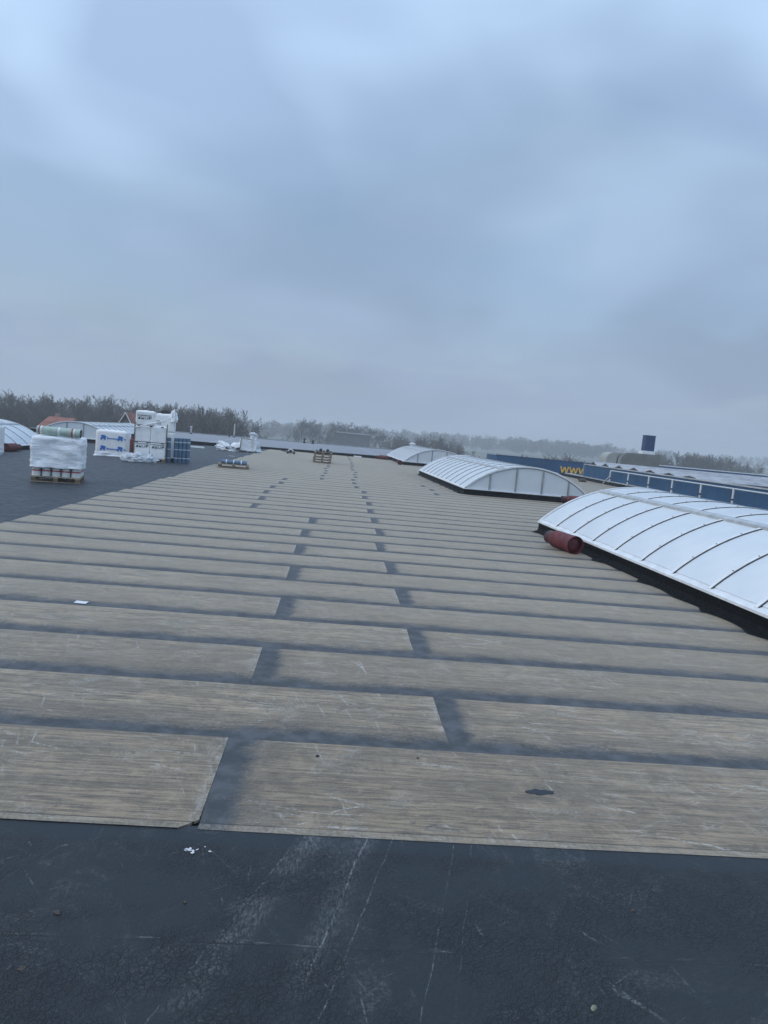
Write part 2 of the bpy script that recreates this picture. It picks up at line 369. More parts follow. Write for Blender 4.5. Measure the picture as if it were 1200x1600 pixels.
# ------------------------------------------------------------------ mesh helpers
class MB:
    def __init__(s): s.v = []; s.f = []
    def face(s, pts):
        i = len(s.v); s.v += [tuple(p) for p in pts]; s.f.append(tuple(range(i, i+len(pts))))
    def box(s, x0, y0, z0, x1, y1, z1):
        i = len(s.v)
        s.v += [(x0, y0, z0), (x1, y0, z0), (x1, y1, z0), (x0, y1, z0), (x0, y0, z1), (x1, y0, z1), (x1, y1, z1), (x0, y1, z1)]
        s.f += [tuple(i+k for k in q) for q in ((0, 3, 2, 1), (4, 5, 6, 7), (0, 1, 5, 4), (1, 2, 6, 5), (2, 3, 7, 6), (3, 0, 4, 7))]
        return s
    def cbox(s, c, d): return s.box(c[0]-d[0]/2, c[1]-d[1]/2, c[2]-d[2]/2, c[0]+d[0]/2, c[1]+d[1]/2, c[2]+d[2]/2)
    def tube(s, p, q, r0, r1=None, n=8, cap=True):
        r1 = r0 if r1 is None else r1
        p = Vector(p); q = Vector(q); d = (q-p).normalized()
        u = d.orthogonal().normalized(); w = d.cross(u); i = len(s.v)
        for c, r in ((p, r0), (q, r1)):
            for k in range(n):
                t = 2*math.pi*k/n; s.v.append(tuple(c+(u*math.cos(t)+w*math.sin(t))*r))
        for k in range(n):
            s.f.append((i+k, i+(k+1) % n, i+n+(k+1) % n, i+n+k))
        if cap: s.f.append(tuple(i+k for k in range(n))[::-1]); s.f.append(tuple(i+n+k for k in range(n)))
        return s
    def lathe(s, prof, n=24, o=(0, 0, 0)):
        i = len(s.v)
        for r, z in prof:
            for k in range(n):
                t = 2*math.pi*k/n; s.v.append((o[0]+r*math.cos(t), o[1]+r*math.sin(t), o[2]+z))
        for j in range(len(prof)-1):
            for k in range(n):
                s.f.append((i+j*n+k, i+j*n+(k+1) % n, i+(j+1)*n+(k+1) % n, i+(j+1)*n+k))
        return s
    def prism(s, poly, a, b, axis='y'):
        """polygon of (u, w) extruded along an axis from a to b"""
        mk = {'y': lambda u, w, t: (u, t, w), 'x': lambda u, w, t: (t, u, w), 'z': lambda u, w, t: (u, w, t)}[axis]
        i = len(s.v); n = len(poly)
        s.v += [mk(u, w, a) for u, w in poly] + [mk(u, w, b) for u, w in poly]
        for k in range(n): s.f.append((i+k, i+(k+1) % n, i+n+(k+1) % n, i+n+k))
        s.f.append(tuple(i+k for k in range(n))[::-1]); s.f.append(tuple(i+n+k for k in range(n)))
        return s
    def mesh(s, name, mat, smooth=False, bevel=0.0):
        me = bpy.data.meshes.new(name); me.from_pydata(s.v, [], s.f)
        bm = bmesh.new(); bm.from_mesh(me)
        bmesh.ops.recalc_face_normals(bm, faces=bm.faces)
        if bevel: bmesh.ops.bevel(bm, geom=list(bm.edges), offset=bevel, segments=2, affect='EDGES', clamp_overlap=True)
        bm.to_mesh(me); bm.free()
        me.materials.append(M[mat] if isinstance(mat, str) else mat)
        if smooth:
            for p in me.polygons: p.use_smooth = True
            try: me.set_sharp_from_angle(angle=R(40))
            except Exception: pass
        return me
def link(name, me, parent=None, loc=None, rot=None, scale=None):
    o = bpy.data.objects.new(name, me); COL.objects.link(o)
    if parent is not None: o.parent = parent
    if loc is not None: o.location = loc
    if rot is not None: o.rotation_euler = rot
    if scale is not None: o.scale = scale
    return o
def thing(name, label, cat, loc=(0, 0, 0), rot=(0, 0, 0), group=None):
    o = bpy.data.objects.new(name, None); COL.objects.link(o); o.empty_display_size = 0.2
    o.location = loc; o.rotation_euler = rot
    o['label'] = label; o['category'] = cat
    if group: o['group'] = group
    return o
def tag(o, label, cat, group=None):
    o['label'] = label; o['category'] = cat
    if group: o['group'] = group
    return o
def struct(o, label=None):
    o['kind'] = 'structure'
    if label: o['label'] = label
    return o
def copy_tree(src, parent=None):
    c = src.copy(); COL.objects.link(c)
    if parent is not None: c.parent = parent
    for ch in list(src.children): copy_tree(ch, c)
    return c

KINK, FALL, TILT = -5.2, 0.026, 0.0227
def rz(x): return 0.0 if x > KINK else FALL*(x-KINK)        # the roof falls away to the left for drainage
def gz(x): return -8.0 + TILT*x                              # land below the hall
XL, XR = -4.87, 17.2                                         # brown field of sheets
Y0 = 3.13
FAR_L, FAR_R = (-60.0, 48.6), (17.6, 56.2)
def yfar(x): return 54.3 + 0.098*x

# ------------------------------------------------------------------ land, haze
me = MB(); X, Y = 6000, 6000
G = 12
for i in range(G):
    for j in range(G):
        xa, xb = -X+2*X*i/G, -X+2*X*(i+1)/G; ya, yb = -1500+(Y+1500)*j/G, -1500+(Y+1500)*(j+1)/G
        me.face([(xa, ya, gz(xa)), (xb, ya, gz(xb)), (xb, yb, gz(xb)), (xa, yb, gz(xa))])
land = me.mesh('ground', 'field')
bm = bmesh.new(); bm.from_mesh(land); bmesh.ops.remove_doubles(bm, verts=bm.verts, dist=0.01); bm.to_mesh(land); bm.free()
struct(link('ground', land), 'flat hazy farmland around the hall')

# ------------------------------------------------------------------ the hall we stand on
m_ = MB()
xs = [-60.0, KINK, 17.55]
for xa, xb in zip(xs, xs[1:]):
    m_.face([(xa, -12, rz(xa)-0.012), (xb, -12, rz(xb)-0.012), (xb, 59.95, rz(xb)-0.012), (xa, 59.95, rz(xa)-0.012)])
roof = struct(link('roof', m_.mesh('roof', 'bitumen')), 'dark bitumen flat roof of the hall')
w = MB(); w.prism([(-59.9, -9.3), (-59.9, rz(-59.9)-0.1), (KINK, -0.1), (17.5, -0.1), (17.5, -7.7)], -11.9, 47.5)
hall = thing('hall_body', 'grey clad outer walls of the hall under the flat roof', 'building')
link('wall', w.mesh('wall', 'facade'), hall)

def sheet(x0, x1, y0, y1, mat, bare=False, cut=False, zlift=0.0, seed=0):
    """one strip of roofing felt: near edge tucked low, far edge and right end lapping over the neighbour"""
    rr = random.Random(seed)
    nx = max(2, int((x1-x0)/0.9)+1)
    v, f, uv = [], [], []
    top, thick = [], 0.014
    z = lambda u, t: 0.0025 + 0.0045*t + 0.0035*u + zlift
    rows = [0.0, 0.5, 1.0] if not bare else [0.0, 0.035, 0.08, 0.5, 1.0]
    for t in rows:
        for i in range(nx+1):
            u = i/nx; x = x0+(x1-x0)*u
            wob = (0.012*noise.noise((x*1.3, y0*3.1+t, seed*0.37)))
            y = y0+(y1-y0)*t + (wob if t in (0.0, 1.0) else 0)
            xx = x + (0.012*noise.noise((t*2, seed*1.7, u)) if i in (0, nx) else 0)
            if cut and i == nx: xx -= {0.0: 0.085, 0.035: 0.045}.get(t, 0.0)
            v.append((xx, y, rz(xx)+z(u, t) + 0.0015*noise.noise((x*0.8, y*1.5, 3.3))))
            uv.append((xx-x0+(0.6 if x0 < XL+0.3 else 0), (y1-y0)*t+(5.0 if bare else 0), x1-xx))
    C = nx+1
    for r_ in range(len(rows)-1):
        for i in range(nx): f.append((r_*C+i, r_*C+i+1, (r_+1)*C+i+1, (r_+1)*C+i))
    nb = len(v)
    per = list(range(C)) + [r_*C+nx for r_ in range(1, len(rows))] + [(len(rows)-1)*C+i for i in range(nx-1, -1, -1)] + [r_*C for r_ in range(len(rows)-2, 0, -1)]
    for i in per: v.append((v[i][0], v[i][1], v[i][2]-thick)); uv.append(uv[i])
    for k in range(len(per)):
        k2 = (k+1) % len(per); f.append((per[k2], per[k], nb+k, nb+k2))
    me = bpy.data.meshes.new('roofing_sheet'); me.from_pydata(v, [], f)
    a = me.uv_layers.new(name='UVMap'); b = me.uv_layers.new(name='UVEnd')
    for lp in me.loops:
        q = uv[lp.vertex_index]; a.data[lp.index].uv = (q[0], q[1]); b.data[lp.index].uv = (q[2], q[1])
    me.materials.append(M[mat])
    return me

# brown field: rows of sheets in running bond
y = Y0; k = 0
while y < 59.3:
    y1 = y + (0.97 if k == 0 else 0.895)
    xe = XL + rnd.uniform(-0.07, 0.05)
    if k % 2 == 0: js = [-0.47, 9.5]
    else: js = [0.84, 10.8]
    if 15.5 < y < 26 and k % 2 == 0: js = [-1.83, 8.2]
    if 22 < y < 28 and k % 2 == 1: js = [0.72, 3.45, 10.8]
    js = [j + rnd.uniform(-0.02, 0.02) + (rnd.uniform(-.06, .06) if y > 9 else 0) for j in js]
    xs = [xe] + js + [XR + 0.3]
    for i in range(len(xs)-1):
        ye = min(y1, 59.9 if xs[i] > 8 else min(yfar(xs[i]), yfar(xs[i+1]))-0.02) if y1 > 52 else y1
        if ye - y < 0.15: continue
        link('roofing_sheet', sheet(xs[i], xs[i+1], y, ye, 'sheet', bare=(k == 0), cut=(k == 0 and i == 0), zlift=(0.005 if k == 0 else 0.0), seed=k*5+i), roof)
    y = y1; k += 1
# old dark sheets in front and to the left
edges = [-6.0, -5.0, -4.0, -3.0, -2.0, -1.1, -0.2, 0.72, 1.60, 2.41, Y0+0.03]
for i in range(len(edges)-1):
    link('roofing_sheet', sheet(-24.0 if i < 9 else -9.0, 17.3, edges[i], edges[i+1], 'bitumen_old', zlift=-0.0065 + 0.0005*i, seed=500+i), roof)
y = Y0+0.03; i = 0
while y < 50:
    jx = -11.5 if i % 2 else -16.0
    for (xa, xb) in ((-24.0, jx), (jx, XL+0.12)):
        ye = min(y+0.93, yfar(xa)-0.05)
        link('roofing_sheet', sheet(xa, xb, y, ye, 'bitumen', zlift=-0.0075, seed=700+i*2), roof)
    y += 0.93; i += 1

# far half of the hall, a step higher and paler
fr = MB()
zt = 0.30
ztop = lambda x: zt - 0.5*(17.5-x)/63.5
fr.face([(-22, yfar(-22)+0.02, ztop(-22)), (11.0, yfar(11.0)+0.02, ztop(11.0)), (11.0, 81.3, ztop(11.0)), (-22, 80.3, ztop(-22))])
struct(link('far_roof', fr.mesh('far_roof', 'bitumen_far')), 'paler higher roof beyond the brown sheets')
up = thing('roof_upstand', 'black bitumen upstand where the roof steps up to the pale far roof', 'upstand')
u = MB(); xs = [-22, KINK, 11.0]
ztop = lambda x: zt - 0.5*(17.5-x)/63.5
for xa, xb in zip(xs, xs[1:]):
    i = len(u.v)
    for x in (xa, xb):
        u.v += [(x, yfar(x)-0.09, rz(x)-0.01), (x, yfar(x)-0.03, ztop(x)+0.03), (x, yfar(x)+0.16, ztop(x)+0.03), (x, yfar(x)+0.16, rz(x)-0.3)]
    u.f += [(i, i+4, i+5, i+1), (i+1, i+5, i+6, i+2), (i+2, i+6, i+7, i+3)]
u.box(10.95, yfar(11)+0.17, -0.3, 11.15, 81.3, ztop(11)+0.03)
link('flashing', u.mesh('flashing', 'flashing'), up)
fe = thing('roof_edge_trim', 'thin dark trim along the outer edge of the pale far roof', 'roof trim')
t_ = MB(); t_.prism([(-22, ztop(-22)-0.05), (11.1, 0.22), (11.1, 0.35), (-22, ztop(-22)+0.10)], 0, 0.2); 
o = link('trim', t_.mesh('trim', 'alu_grey'), fe); 
for vtx in o.data.vertices: vtx.co.y += 79.5 + (vtx.co.x+46)/63.5*2.0 - 0.1
# joints of the pale roof
for xj in (-9.5, 3.2):
    j = MB(); j.face([(xj, yfar(xj)+0.3, ztop(xj)+0.006), (xj+0.35, yfar(xj)+0.3, ztop(xj)+0.006), (xj-1.0+0.3, 79.6, ztop(xj)+0.006), (xj-1.0, 79.6, ztop(xj)+0.006)])
    link('seam', j.mesh('seam', 'alu_grey'), bpy.data.objects['far_roof'])

# ------------------------------------------------------------------ barrel rooflights
CH, SAG, BAYS = 4.6, 0.92, 11
RAD = ((CH/2)**2 + SAG**2)/(2*SAG)
def arcz(dx, off=0.0): return math.sqrt((RAD+off)**2 - dx*dx) - (RAD-SAG)
def arcpt(t, off=0.0):
    A = math.asin(CH/2/RAD); a = -A + 2*A*t
    return ((RAD+off)*math.sin(a), (RAD+off)*math.cos(a)-(RAD-SAG))
BAR = 1.0
tb = 0.5 + math.asin(-BAR/RAD)/(2*math.asin(CH/2/RAD))
def arc_strip(t0, t1, y0, y1, off, thick, n):
    mb = MB(); i = 0
    for k in range(n+1):
        x, z = arcpt(t0+(t1-t0)*k/n, off); x2, z2 = arcpt(t0+(t1-t0)*k/n, off-thick)
        mb.v += [(x, y0, z), (x, y1, z), (x2, y0, z2), (x2, y1, z2)]
    for k in range(n):
        a = 4*k; b = a+4
        mb.f += [(a, b, b+1, a+1), (a+2, a+3, b+3, b+2), (a, a+2, b+2, b), (a+1, b+1, b+3, a+3)]
    mb.f += [(0, 1, 3, 2), (4*n, 4*n+2, 4*n+3, 4*n+1)]
    return mb
pane_side = arc_strip(0.012, tb-0.01, 0.035, 0.965, 0.0, 0.016, 9).mesh('pane', 'opal', True)
pane_side2 = arc_strip(1-tb+0.01, 0.988, 0.035, 0.965, 0.0, 0.016, 9).mesh('pane', 'opal', True)
pane_top = arc_strip(tb+0.01, 1-tb-0.01, 0.035, 0.965, 0.004, 0.016, 9).mesh('pane', 'opal', True)
rib_me = arc_strip(0, 1, -0.025, 0.030, 0.020, 0.04, 26).mesh('rib', 'alu_white', True)
rib_shade_me = arc_strip(0.003, 0.997, -0.037, -0.0255, 0.014, 0.025, 26).mesh('rib_shade', 'rubber', True)  # dark strip standing in for the shaded near side of each rib
sb = MB()
for k in range(1, 13):
    x, z = arcpt(k/13, 0.020); sb.lathe([(0.011, -0.004), (0.011, 0.007), (0.0, 0.008)], 6, (x, 0, z))
screw_me = sb.mesh('screws', 'rubber')
LEN = BAYS*1.0
bar_me = {}
for sgn in (-1, 1):
    b = MB(); x = sgn*BAR; z = arcz(x); sl = -x/(RAD)
    b.prism([(x-0.06, z-0.03-sl*0.06), (x+0.06, z-0.03+sl*0.06), (x+0.055, z+0.045+sl*0.055), (x-0.055, z+0.045-sl*0.055)], -0.03, LEN+0.03)
    bar_me[sgn] = b.mesh('ridge_bar', 'alu')
side_rail = MB().prism([(-CH/2-0.05, -0.045), (-CH/2+0.10, -0.045), (-CH/2+0.10, 0.050), (-CH/2-0.02, 0.005), (-CH/2-0.05, -0.012)], -0.05, LEN+0.05).mesh('side_rail', 'alu_white')
side_rail2 = MB().prism([(CH/2+0.05, -0.045), (CH/2-0.10, -0.045), (CH/2-0.10, 0.050), (CH/2+0.02, 0.005), (CH/2+0.05, -0.012)], -0.05, LEN+0.05).mesh('side_rail', 'alu_white')
end_arch = arc_strip(0, 1, -0.05, 0.02, 0.026, 0.055, 30).mesh('end_arch', 'alu_white', True)
MX = [-CH/2+0.02, -1.42, -0.47, 0.50, 1.48, CH/2-0.02]
end_panes = []
for a, b in zip(MX, MX[1:]):
    pts = [(a+0.03, -0.05), (b-0.03, -0.05)] + [(b-0.03+(a-b+0.06)*k/8, max(-0.049, arcz(b-0.03+(a-b+0.06)*k/8)-0.055)) for k in range(9)]
    end_panes.append(MB().prism(pts, -0.005, 0.010).mesh('end_pane', 'opal'))
mull = [MB().box(x-0.032, -0.03, -0.05, x+0.032, 0.012, arcz(x)-0.05).mesh('mullion', 'alu_grey') for x in MX[1:-1]]
sill = MB().box(-CH/2, -0.065, -0.046, CH/2, 0.02, -0.015).mesh('end_sill', 'alu_white')
def rooflight(cx, y0, label, base_z=0.0, curb=0.25, rot=0.0):
    t = thing('rooflight', label, 'rooflight', (cx, y0, base_z+curb), (0, 0, rot), group='barrel rooflights on the roof')
    # curb with dressed-up bitumen flashing spreading on to the roof
    c = MB(); hx = CH/2+0.03; b = -curb-0.012; rr_ = random.Random(int(cx*10+y0))
    NB = 44; per = []
    for k in range(NB): per.append((-hx, -0.04+(LEN+0.08)*k/NB, -1, 0))
    for k in range(16): per.append((-hx+2*hx*k/16, LEN+0.04, 0, 1))
    for k in range(NB): per.append((hx, LEN+0.04-(LEN+0.08)*k/NB, 1, 0))
    for k in range(16): per.append((hx-2*hx*k/16, -0.04, 0, -1))
    L_ = len(per)
    lap_ = lambda q: max(0.0, 1-abs(((q[1]+y0-4.1) % 0.895)-0.1)/0.16) if q[2] else 0.0     # flashing runs out along each lap
    for e_, z in ((None, -curb+0.0125), (0.035, b+0.045), (0.0, b+0.10), (0.0, -0.047)):
        for q in per:
            d_ = (0.085+0.05*rr_.random()+0.17*lap_(q)) if e_ is None else e_
            c.v.append((q[0]+q[2]*d_, q[1]+q[3]*d_, z))
    for jj in range(3):
        for k in range(L_): c.f.append((jj*L_+k, jj*L_+(k+1) % L_, (jj+1)*L_+(k+1) % L_, (jj+1)*L_+k))
    link('curb', c.mesh('curb', 'flashing'), t)
    link('side_rail', side_rail, t); link('side_rail', side_rail2, t)
    for i in range(BAYS):
        link('pane', pane_side, t, (0, i, 0)); link('pane', pane_top, t, (0, i, 0)); link('pane', pane_side2, t, (0, i, 0))
    for i in range(1, BAYS):
        r_ = link('rib', rib_me, t, (0, i, 0)); link('rib_shade', rib_shade_me, r_)
        s_ = link('screws', screw_me, r_); s_['kind'] = 'stuff'
    for s_ in (-1, 1): link('ridge_bar', bar_me[s_], t)
    for (yy, sy) in ((0.0, 1), (LEN, -1)):
        link('end_arch', end_arch, t, (0, yy, 0), None, (1, sy, 1)); link('end_sill', sill, t, (0, yy, 0), None, (1, sy, 1))
        for p_ in end_panes: link('end_pane', p_, t, (0, yy, 0), None, (1, sy, 1))
        for q_ in mull: link('mullion', q_, t, (0, yy, 0), None, (1, sy, 1))
    return t
rooflight(7.40, 5.0, 'white barrel rooflight facing the railed blue wall, dull red gas bottle along its side', rot=R(2.0))
rooflight(6.97, 25.55, 'white barrel rooflight between two others, red gas bottle before its gridded end', rot=R(1.9))
rooflight(6.80, 47.6, 'small-looking white barrel rooflight beside the black upstand of the pale roof', rot=R(1.9))
rooflight(-15.6, 23.4, 'white barrel rooflight with dark red gas bottle lying beside the wrapped pallet', rz(-13.6)-0.03)
rooflight(-15.6, 44.5, 'white barrel rooflight behind the small foam block with blue prints', rz(-13.6)-0.03)

# ------------------------------------------------------------------ gas bottles
gb_body = MB().lathe([(0.0, 0.035), (0.06, 0.04), (0.105, 0.055), (0.135, 0.085), (0.148, 0.12), (0.15, 0.16), (0.15, 0.62), (0.147, 0.66), (0.132, 0.705), (0.10, 0.745), (0.055, 0.77), (0.0, 0.78)], 28).mesh('body', 'gas_red', True)
gb_foot = MB().lathe([(0.150, 0.13), (0.153, 0.10), (0.153, 0.0), (0.143, 0.0), (0.143, 0.10)], 28).mesh('foot_ring', 'gas_red', True)
gb_col = MB().lathe([(0.112, 0.725), (0.115, 0.90), (0.104, 0.91), (0.104, 0.725)], 24).mesh('collar', 'gas_dark', True)
gb_val = MB().lathe([(0.022, 0.76), (0.022, 0.82), (0.035, 0.82), (0.035, 0.85), (0.0, 0.855)], 12).mesh('valve', 'brass', True)
def gas_bottle(loc, d, label, s=1.0):
    t = thing('gas_bottle', label, 'gas bottle', loc, group='red gas bottles')
    t.rotation_euler = Vector(d).to_track_quat('Z', 'Y').to_euler(); t.scale = (s, s, s)
    for n_, me_ in (('body', gb_body), ('foot_ring', gb_foot), ('collar', gb_col), ('valve', gb_val)): link(n_, me_, t)
    return t
gas_bottle((4.47, 12.75, 0.176), (-0.20, 1.0, 0), 'dull red gas bottle lying on brown sheets, foot ring end showing', 1.10)
gas_bottle((9.02, 25.12, 0.162), (-1.0, 0.06, 0), 'red gas bottle lying across the gridded end of a rooflight')
gas_bottle((4.16, 46.6, 0.162), (0.0, 1.0, 0), 'red gas bottle seen end-on at a rooflight corner')
gas_bottle((3.9, 53.9, 0.162), (-1.0, 0.05, 0), 'red gas bottle lying against the black upstand')
gas_bottle((-13.02, 29.6, rz(-13)+0.165), (0.10, 1.0, 0), 'dark red gas bottle lying along the rooflight behind the wrapped pallet', 1.12)
gas_bottle((-9.0, 33.0, rz(-9.0)-0.003), (0, 0, 1), 'upright dark red gas bottle between foam block and tall stack', 1.05)

# ------------------------------------------------------------------ pallets
def pallet_meshes(w, d):
    boards, blocks = [], []
    top = MB().box(-0.05, -d/2, 0.0, 0.05, d/2, 0.022).mesh('deck_board', 'wood')
    return top
def pallet(loc, rot, label, w=1.2, d=0.8, group=None):
    """deck boards run along w; stringer boards along d; nine blocks; three bottom boards"""
    t = thing('pallet', label, 'pallet', loc, (0, 0, rot), group)
    n = 5
    for i in range(n):
        y = -d/2+0.06+(d-0.12)*i/(n-1)
        link('deck_board', MB().box(-w/2, y-0.055, 0.122, w/2, y+0.055, 0.144).mesh('deck_board', 'wood'), t)
    for x in (-w/2+0.07, 0, w/2-0.07):
        link('stringer', MB().box(x-0.055, -d/2, 0.100, x+0.055, d/2, 0.1215).mesh('stringer', 'wood'), t)
        for y in (-d/2+0.06, 0, d/2-0.06):
            link('block', MB().box(x-0.05, y-0.05, 0.0225, x+0.05, y+0.05, 0.0995).mesh('block', 'wood_dark'), t)
    for y in (-d/2+0.06, 0, d/2-0.06):
        link('bottom_board', MB().box(-w/2, y-0.05, 0.0, w/2, y+0.05, 0.022).mesh('bottom_board', 'wood'), t)
    return t

def roll_meshes(name, r, h, mat, bands, core='roll_black', bandmat='band_white', n=20):
    body = MB().lathe([(0.0, 0.004), (r*0.35, 0.004), (r*0.35, 0.0), (r, 0.0), (r, h), (r*0.35, h), (r*0.35, h-0.06), (0.0, h-0.06)], n).mesh('body', mat, True)
    bnd = [(MB().lathe([(r, z0), (r+0.002, z0), (r+0.002, z1), (r, z1)], n).mesh('band', b, True)) for z0, z1, b in bands]
    endm = MB().lathe([(r*0.98, h+0.001), (r*0.36, h+0.0012)], n).mesh('end', core)
    endb = MB().lathe([(r*0.98, -0.001), (r*0.36, -0.0012)], n).mesh('end', core)
    return body, bnd, endm, endb
def roll(ms, loc, label, group, d=(0, 0, 1), spin=0.0):
    t = thing('roofing_roll', label, 'roofing roll', loc, (0, 0, spin), group)
    if d != (0, 0, 1): t.rotation_euler = Vector(d).to_track_quat('Z', 'Y').to_euler()
    link('body', ms[0], t)
    for b in ms[1]: link('band', b, t)
    link('end', ms[2], t); link('end', ms[3], t)
    return t

def wrinkled_cover(w, d, z0, z1, seed, amp=0.018, flare=0.03, n=26, ragged=0.05, mat='plastic_white', parent=None, open_bottom=True, name='sheet'):
    v, f = [], []
    per = []
    for i in range(n): per.append((-w/2+w*i/n, -d/2))
    for i in range(n): per.append((w/2, -d/2+d*i/n))
    for i in range(n): per.append((w/2-w*i/n, d/2))
    for i in range(n): per.append((-w/2, d/2-d*i/n))
    H = 18
    def disp(p):
        q = Vector((p[0]*3.1+seed, p[1]*3.1, p[2]*5.0))
        return noise.noise(q)*amp + noise.noise(q*2.7)*amp*0.5 + (abs(noise.noise(Vector((p[0]*2+seed, p[1]*2, p[2]*9))))*amp*1.2)
    for j in range(H+1):
        t = j/H
        for k, (x, y) in enumerate(per):
            z = z1+(z0-z1)*t
            if j == H: z += ragged*noise.noise((x*3+seed, y*3, 1.1)) - 0.01
            nx_, ny_ = x/(w/2), y/(d/2)
            g = Vector((nx_ if abs(nx_) > .97 else nx_*0.15, ny_ if abs(ny_) > .97 else ny_*0.15, 0)); 
            if g.length > 0: g.normalize()
            dd = disp((x, y, z)) + flare*max(0, t-0.75)*4*(0.4+noise.noise((x*4, y*4, seed)))
            rnd_ = -0.03*max(0, 1-t*14)
            v.append((x+g.x*(dd+rnd_), y+g.y*(dd+rnd_), z + (0.012*noise.noise((x*4, y*4, seed)) if j == 0 else 0)))
    L = 4*n
    for j in range(H):
        for k in range(L): f.append((j*L+k, j*L+(k+1) % L, (j+1)*L+(k+1) % L, (j+1)*L+k))
    # top
    c = len(v)
    for sc_ in (0.66, 0.33):
        for (x, y) in per: v.append((x*sc_, y*sc_, z1+0.02+0.025*noise.noise((x*sc_*4, y*sc_*4, seed+5))))
    v.append((0, 0, z1+0.02))
    for k in range(L):
        k2 = (k+1) % L
        f += [(k2, k, c+k, c+k2), (c+k2, c+k, c+L+k, c+L+k2), (c+L+k2, c+L+k, c+2*L)]
    me = bpy.data.meshes.new(name); me.from_pydata(v, [], f)
    bm = bmesh.new(); bm.from_mesh(me); bmesh.ops.recalc_face_normals(bm, faces=bm.faces); bm.to_mesh(me); bm.free()
    me.materials.append(M[mat])
    for p_ in me.polygons: p_.use_smooth = True
    return me

def crumple(rx, ry, rz_, seed, mat='film', amp=0.35, sub=4):
    bm = bmesh.new(); bmesh.ops.create_icosphere(bm, subdivisions=sub, radius=1.0)
    for v in bm.verts:
        p = v.co.copy(); q = p*1.6+Vector((seed, seed*0.7, 0))
        k = 1 + amp*noise.noise(q) + amp*0.8*(0.5-abs(noise.noise(q*2.3)))+amp*0.45*noise.noise(q*5.5)
        v.co = Vector((p.x*rx*k, p.y*ry*k, max(0.004*(1+abs(p.z)), (p.z*0.75+0.25)*rz_*k)))
    me = bpy.data.meshes.new('film'); bm.to_mesh(me); bm.free(); me.materials.append(M[mat])
    return me

# --- wrapped pallet of roofing rolls
PW = (-6.80, 18.42); PR = R(13); pz = rz(PW[0])+0.006
pallet((*PW, pz), PR, 'weathered pallet carrying red-banded rolls under white film', 1.12, 1.06)
rm = roll_meshes('r', 0.100, 0.92, 'roll_pale', [(0.115, 0.145, 'band_red'), (0.85, 0.88, 'band_red')])
rot = Matrix.Rotation(PR, 3, 'Z')
for i in range(5):
    for j in range(5):
        if 0 < i < 4 and 0 < j < 4: continue
        p_ = rot @ Vector((-0.44+0.22*i, -0.41+0.205*j, 0))
        edge = 'grey felt roll with red bands standing on the pallet under white film'
        roll(rm, (PW[0]+p_.x, PW[1]+p_.y, pz+0.146), edge, 'rolls standing under white film on the pallet', spin=PR)
cv = thing('film_cover', 'crinkled white film hood over pallet of red-banded rolls', 'film cover', (*PW, pz), (0, 0, PR))
link('hood', wrinkled_cover(1.12, 1.06, 0.36, 1.10, 3.0, 0.030), cv)
rt = roll_meshes('r2', 0.105, 1.0, 'roll_green', [(0.05, 0.075, 'band_red'), (0.09, 0.12, 'band_white'), (0.49, 0.53, 'band_white'), (0.80, 0.83, 'band_red'), (0.85, 0.875, 'band_white')])
roll(rt, (-7.18, 18.0, pz+1.235), 'pale green felt roll lying on top of the white film hood', 'roll on the hood', d=(1.0, 0.06, -0.012))

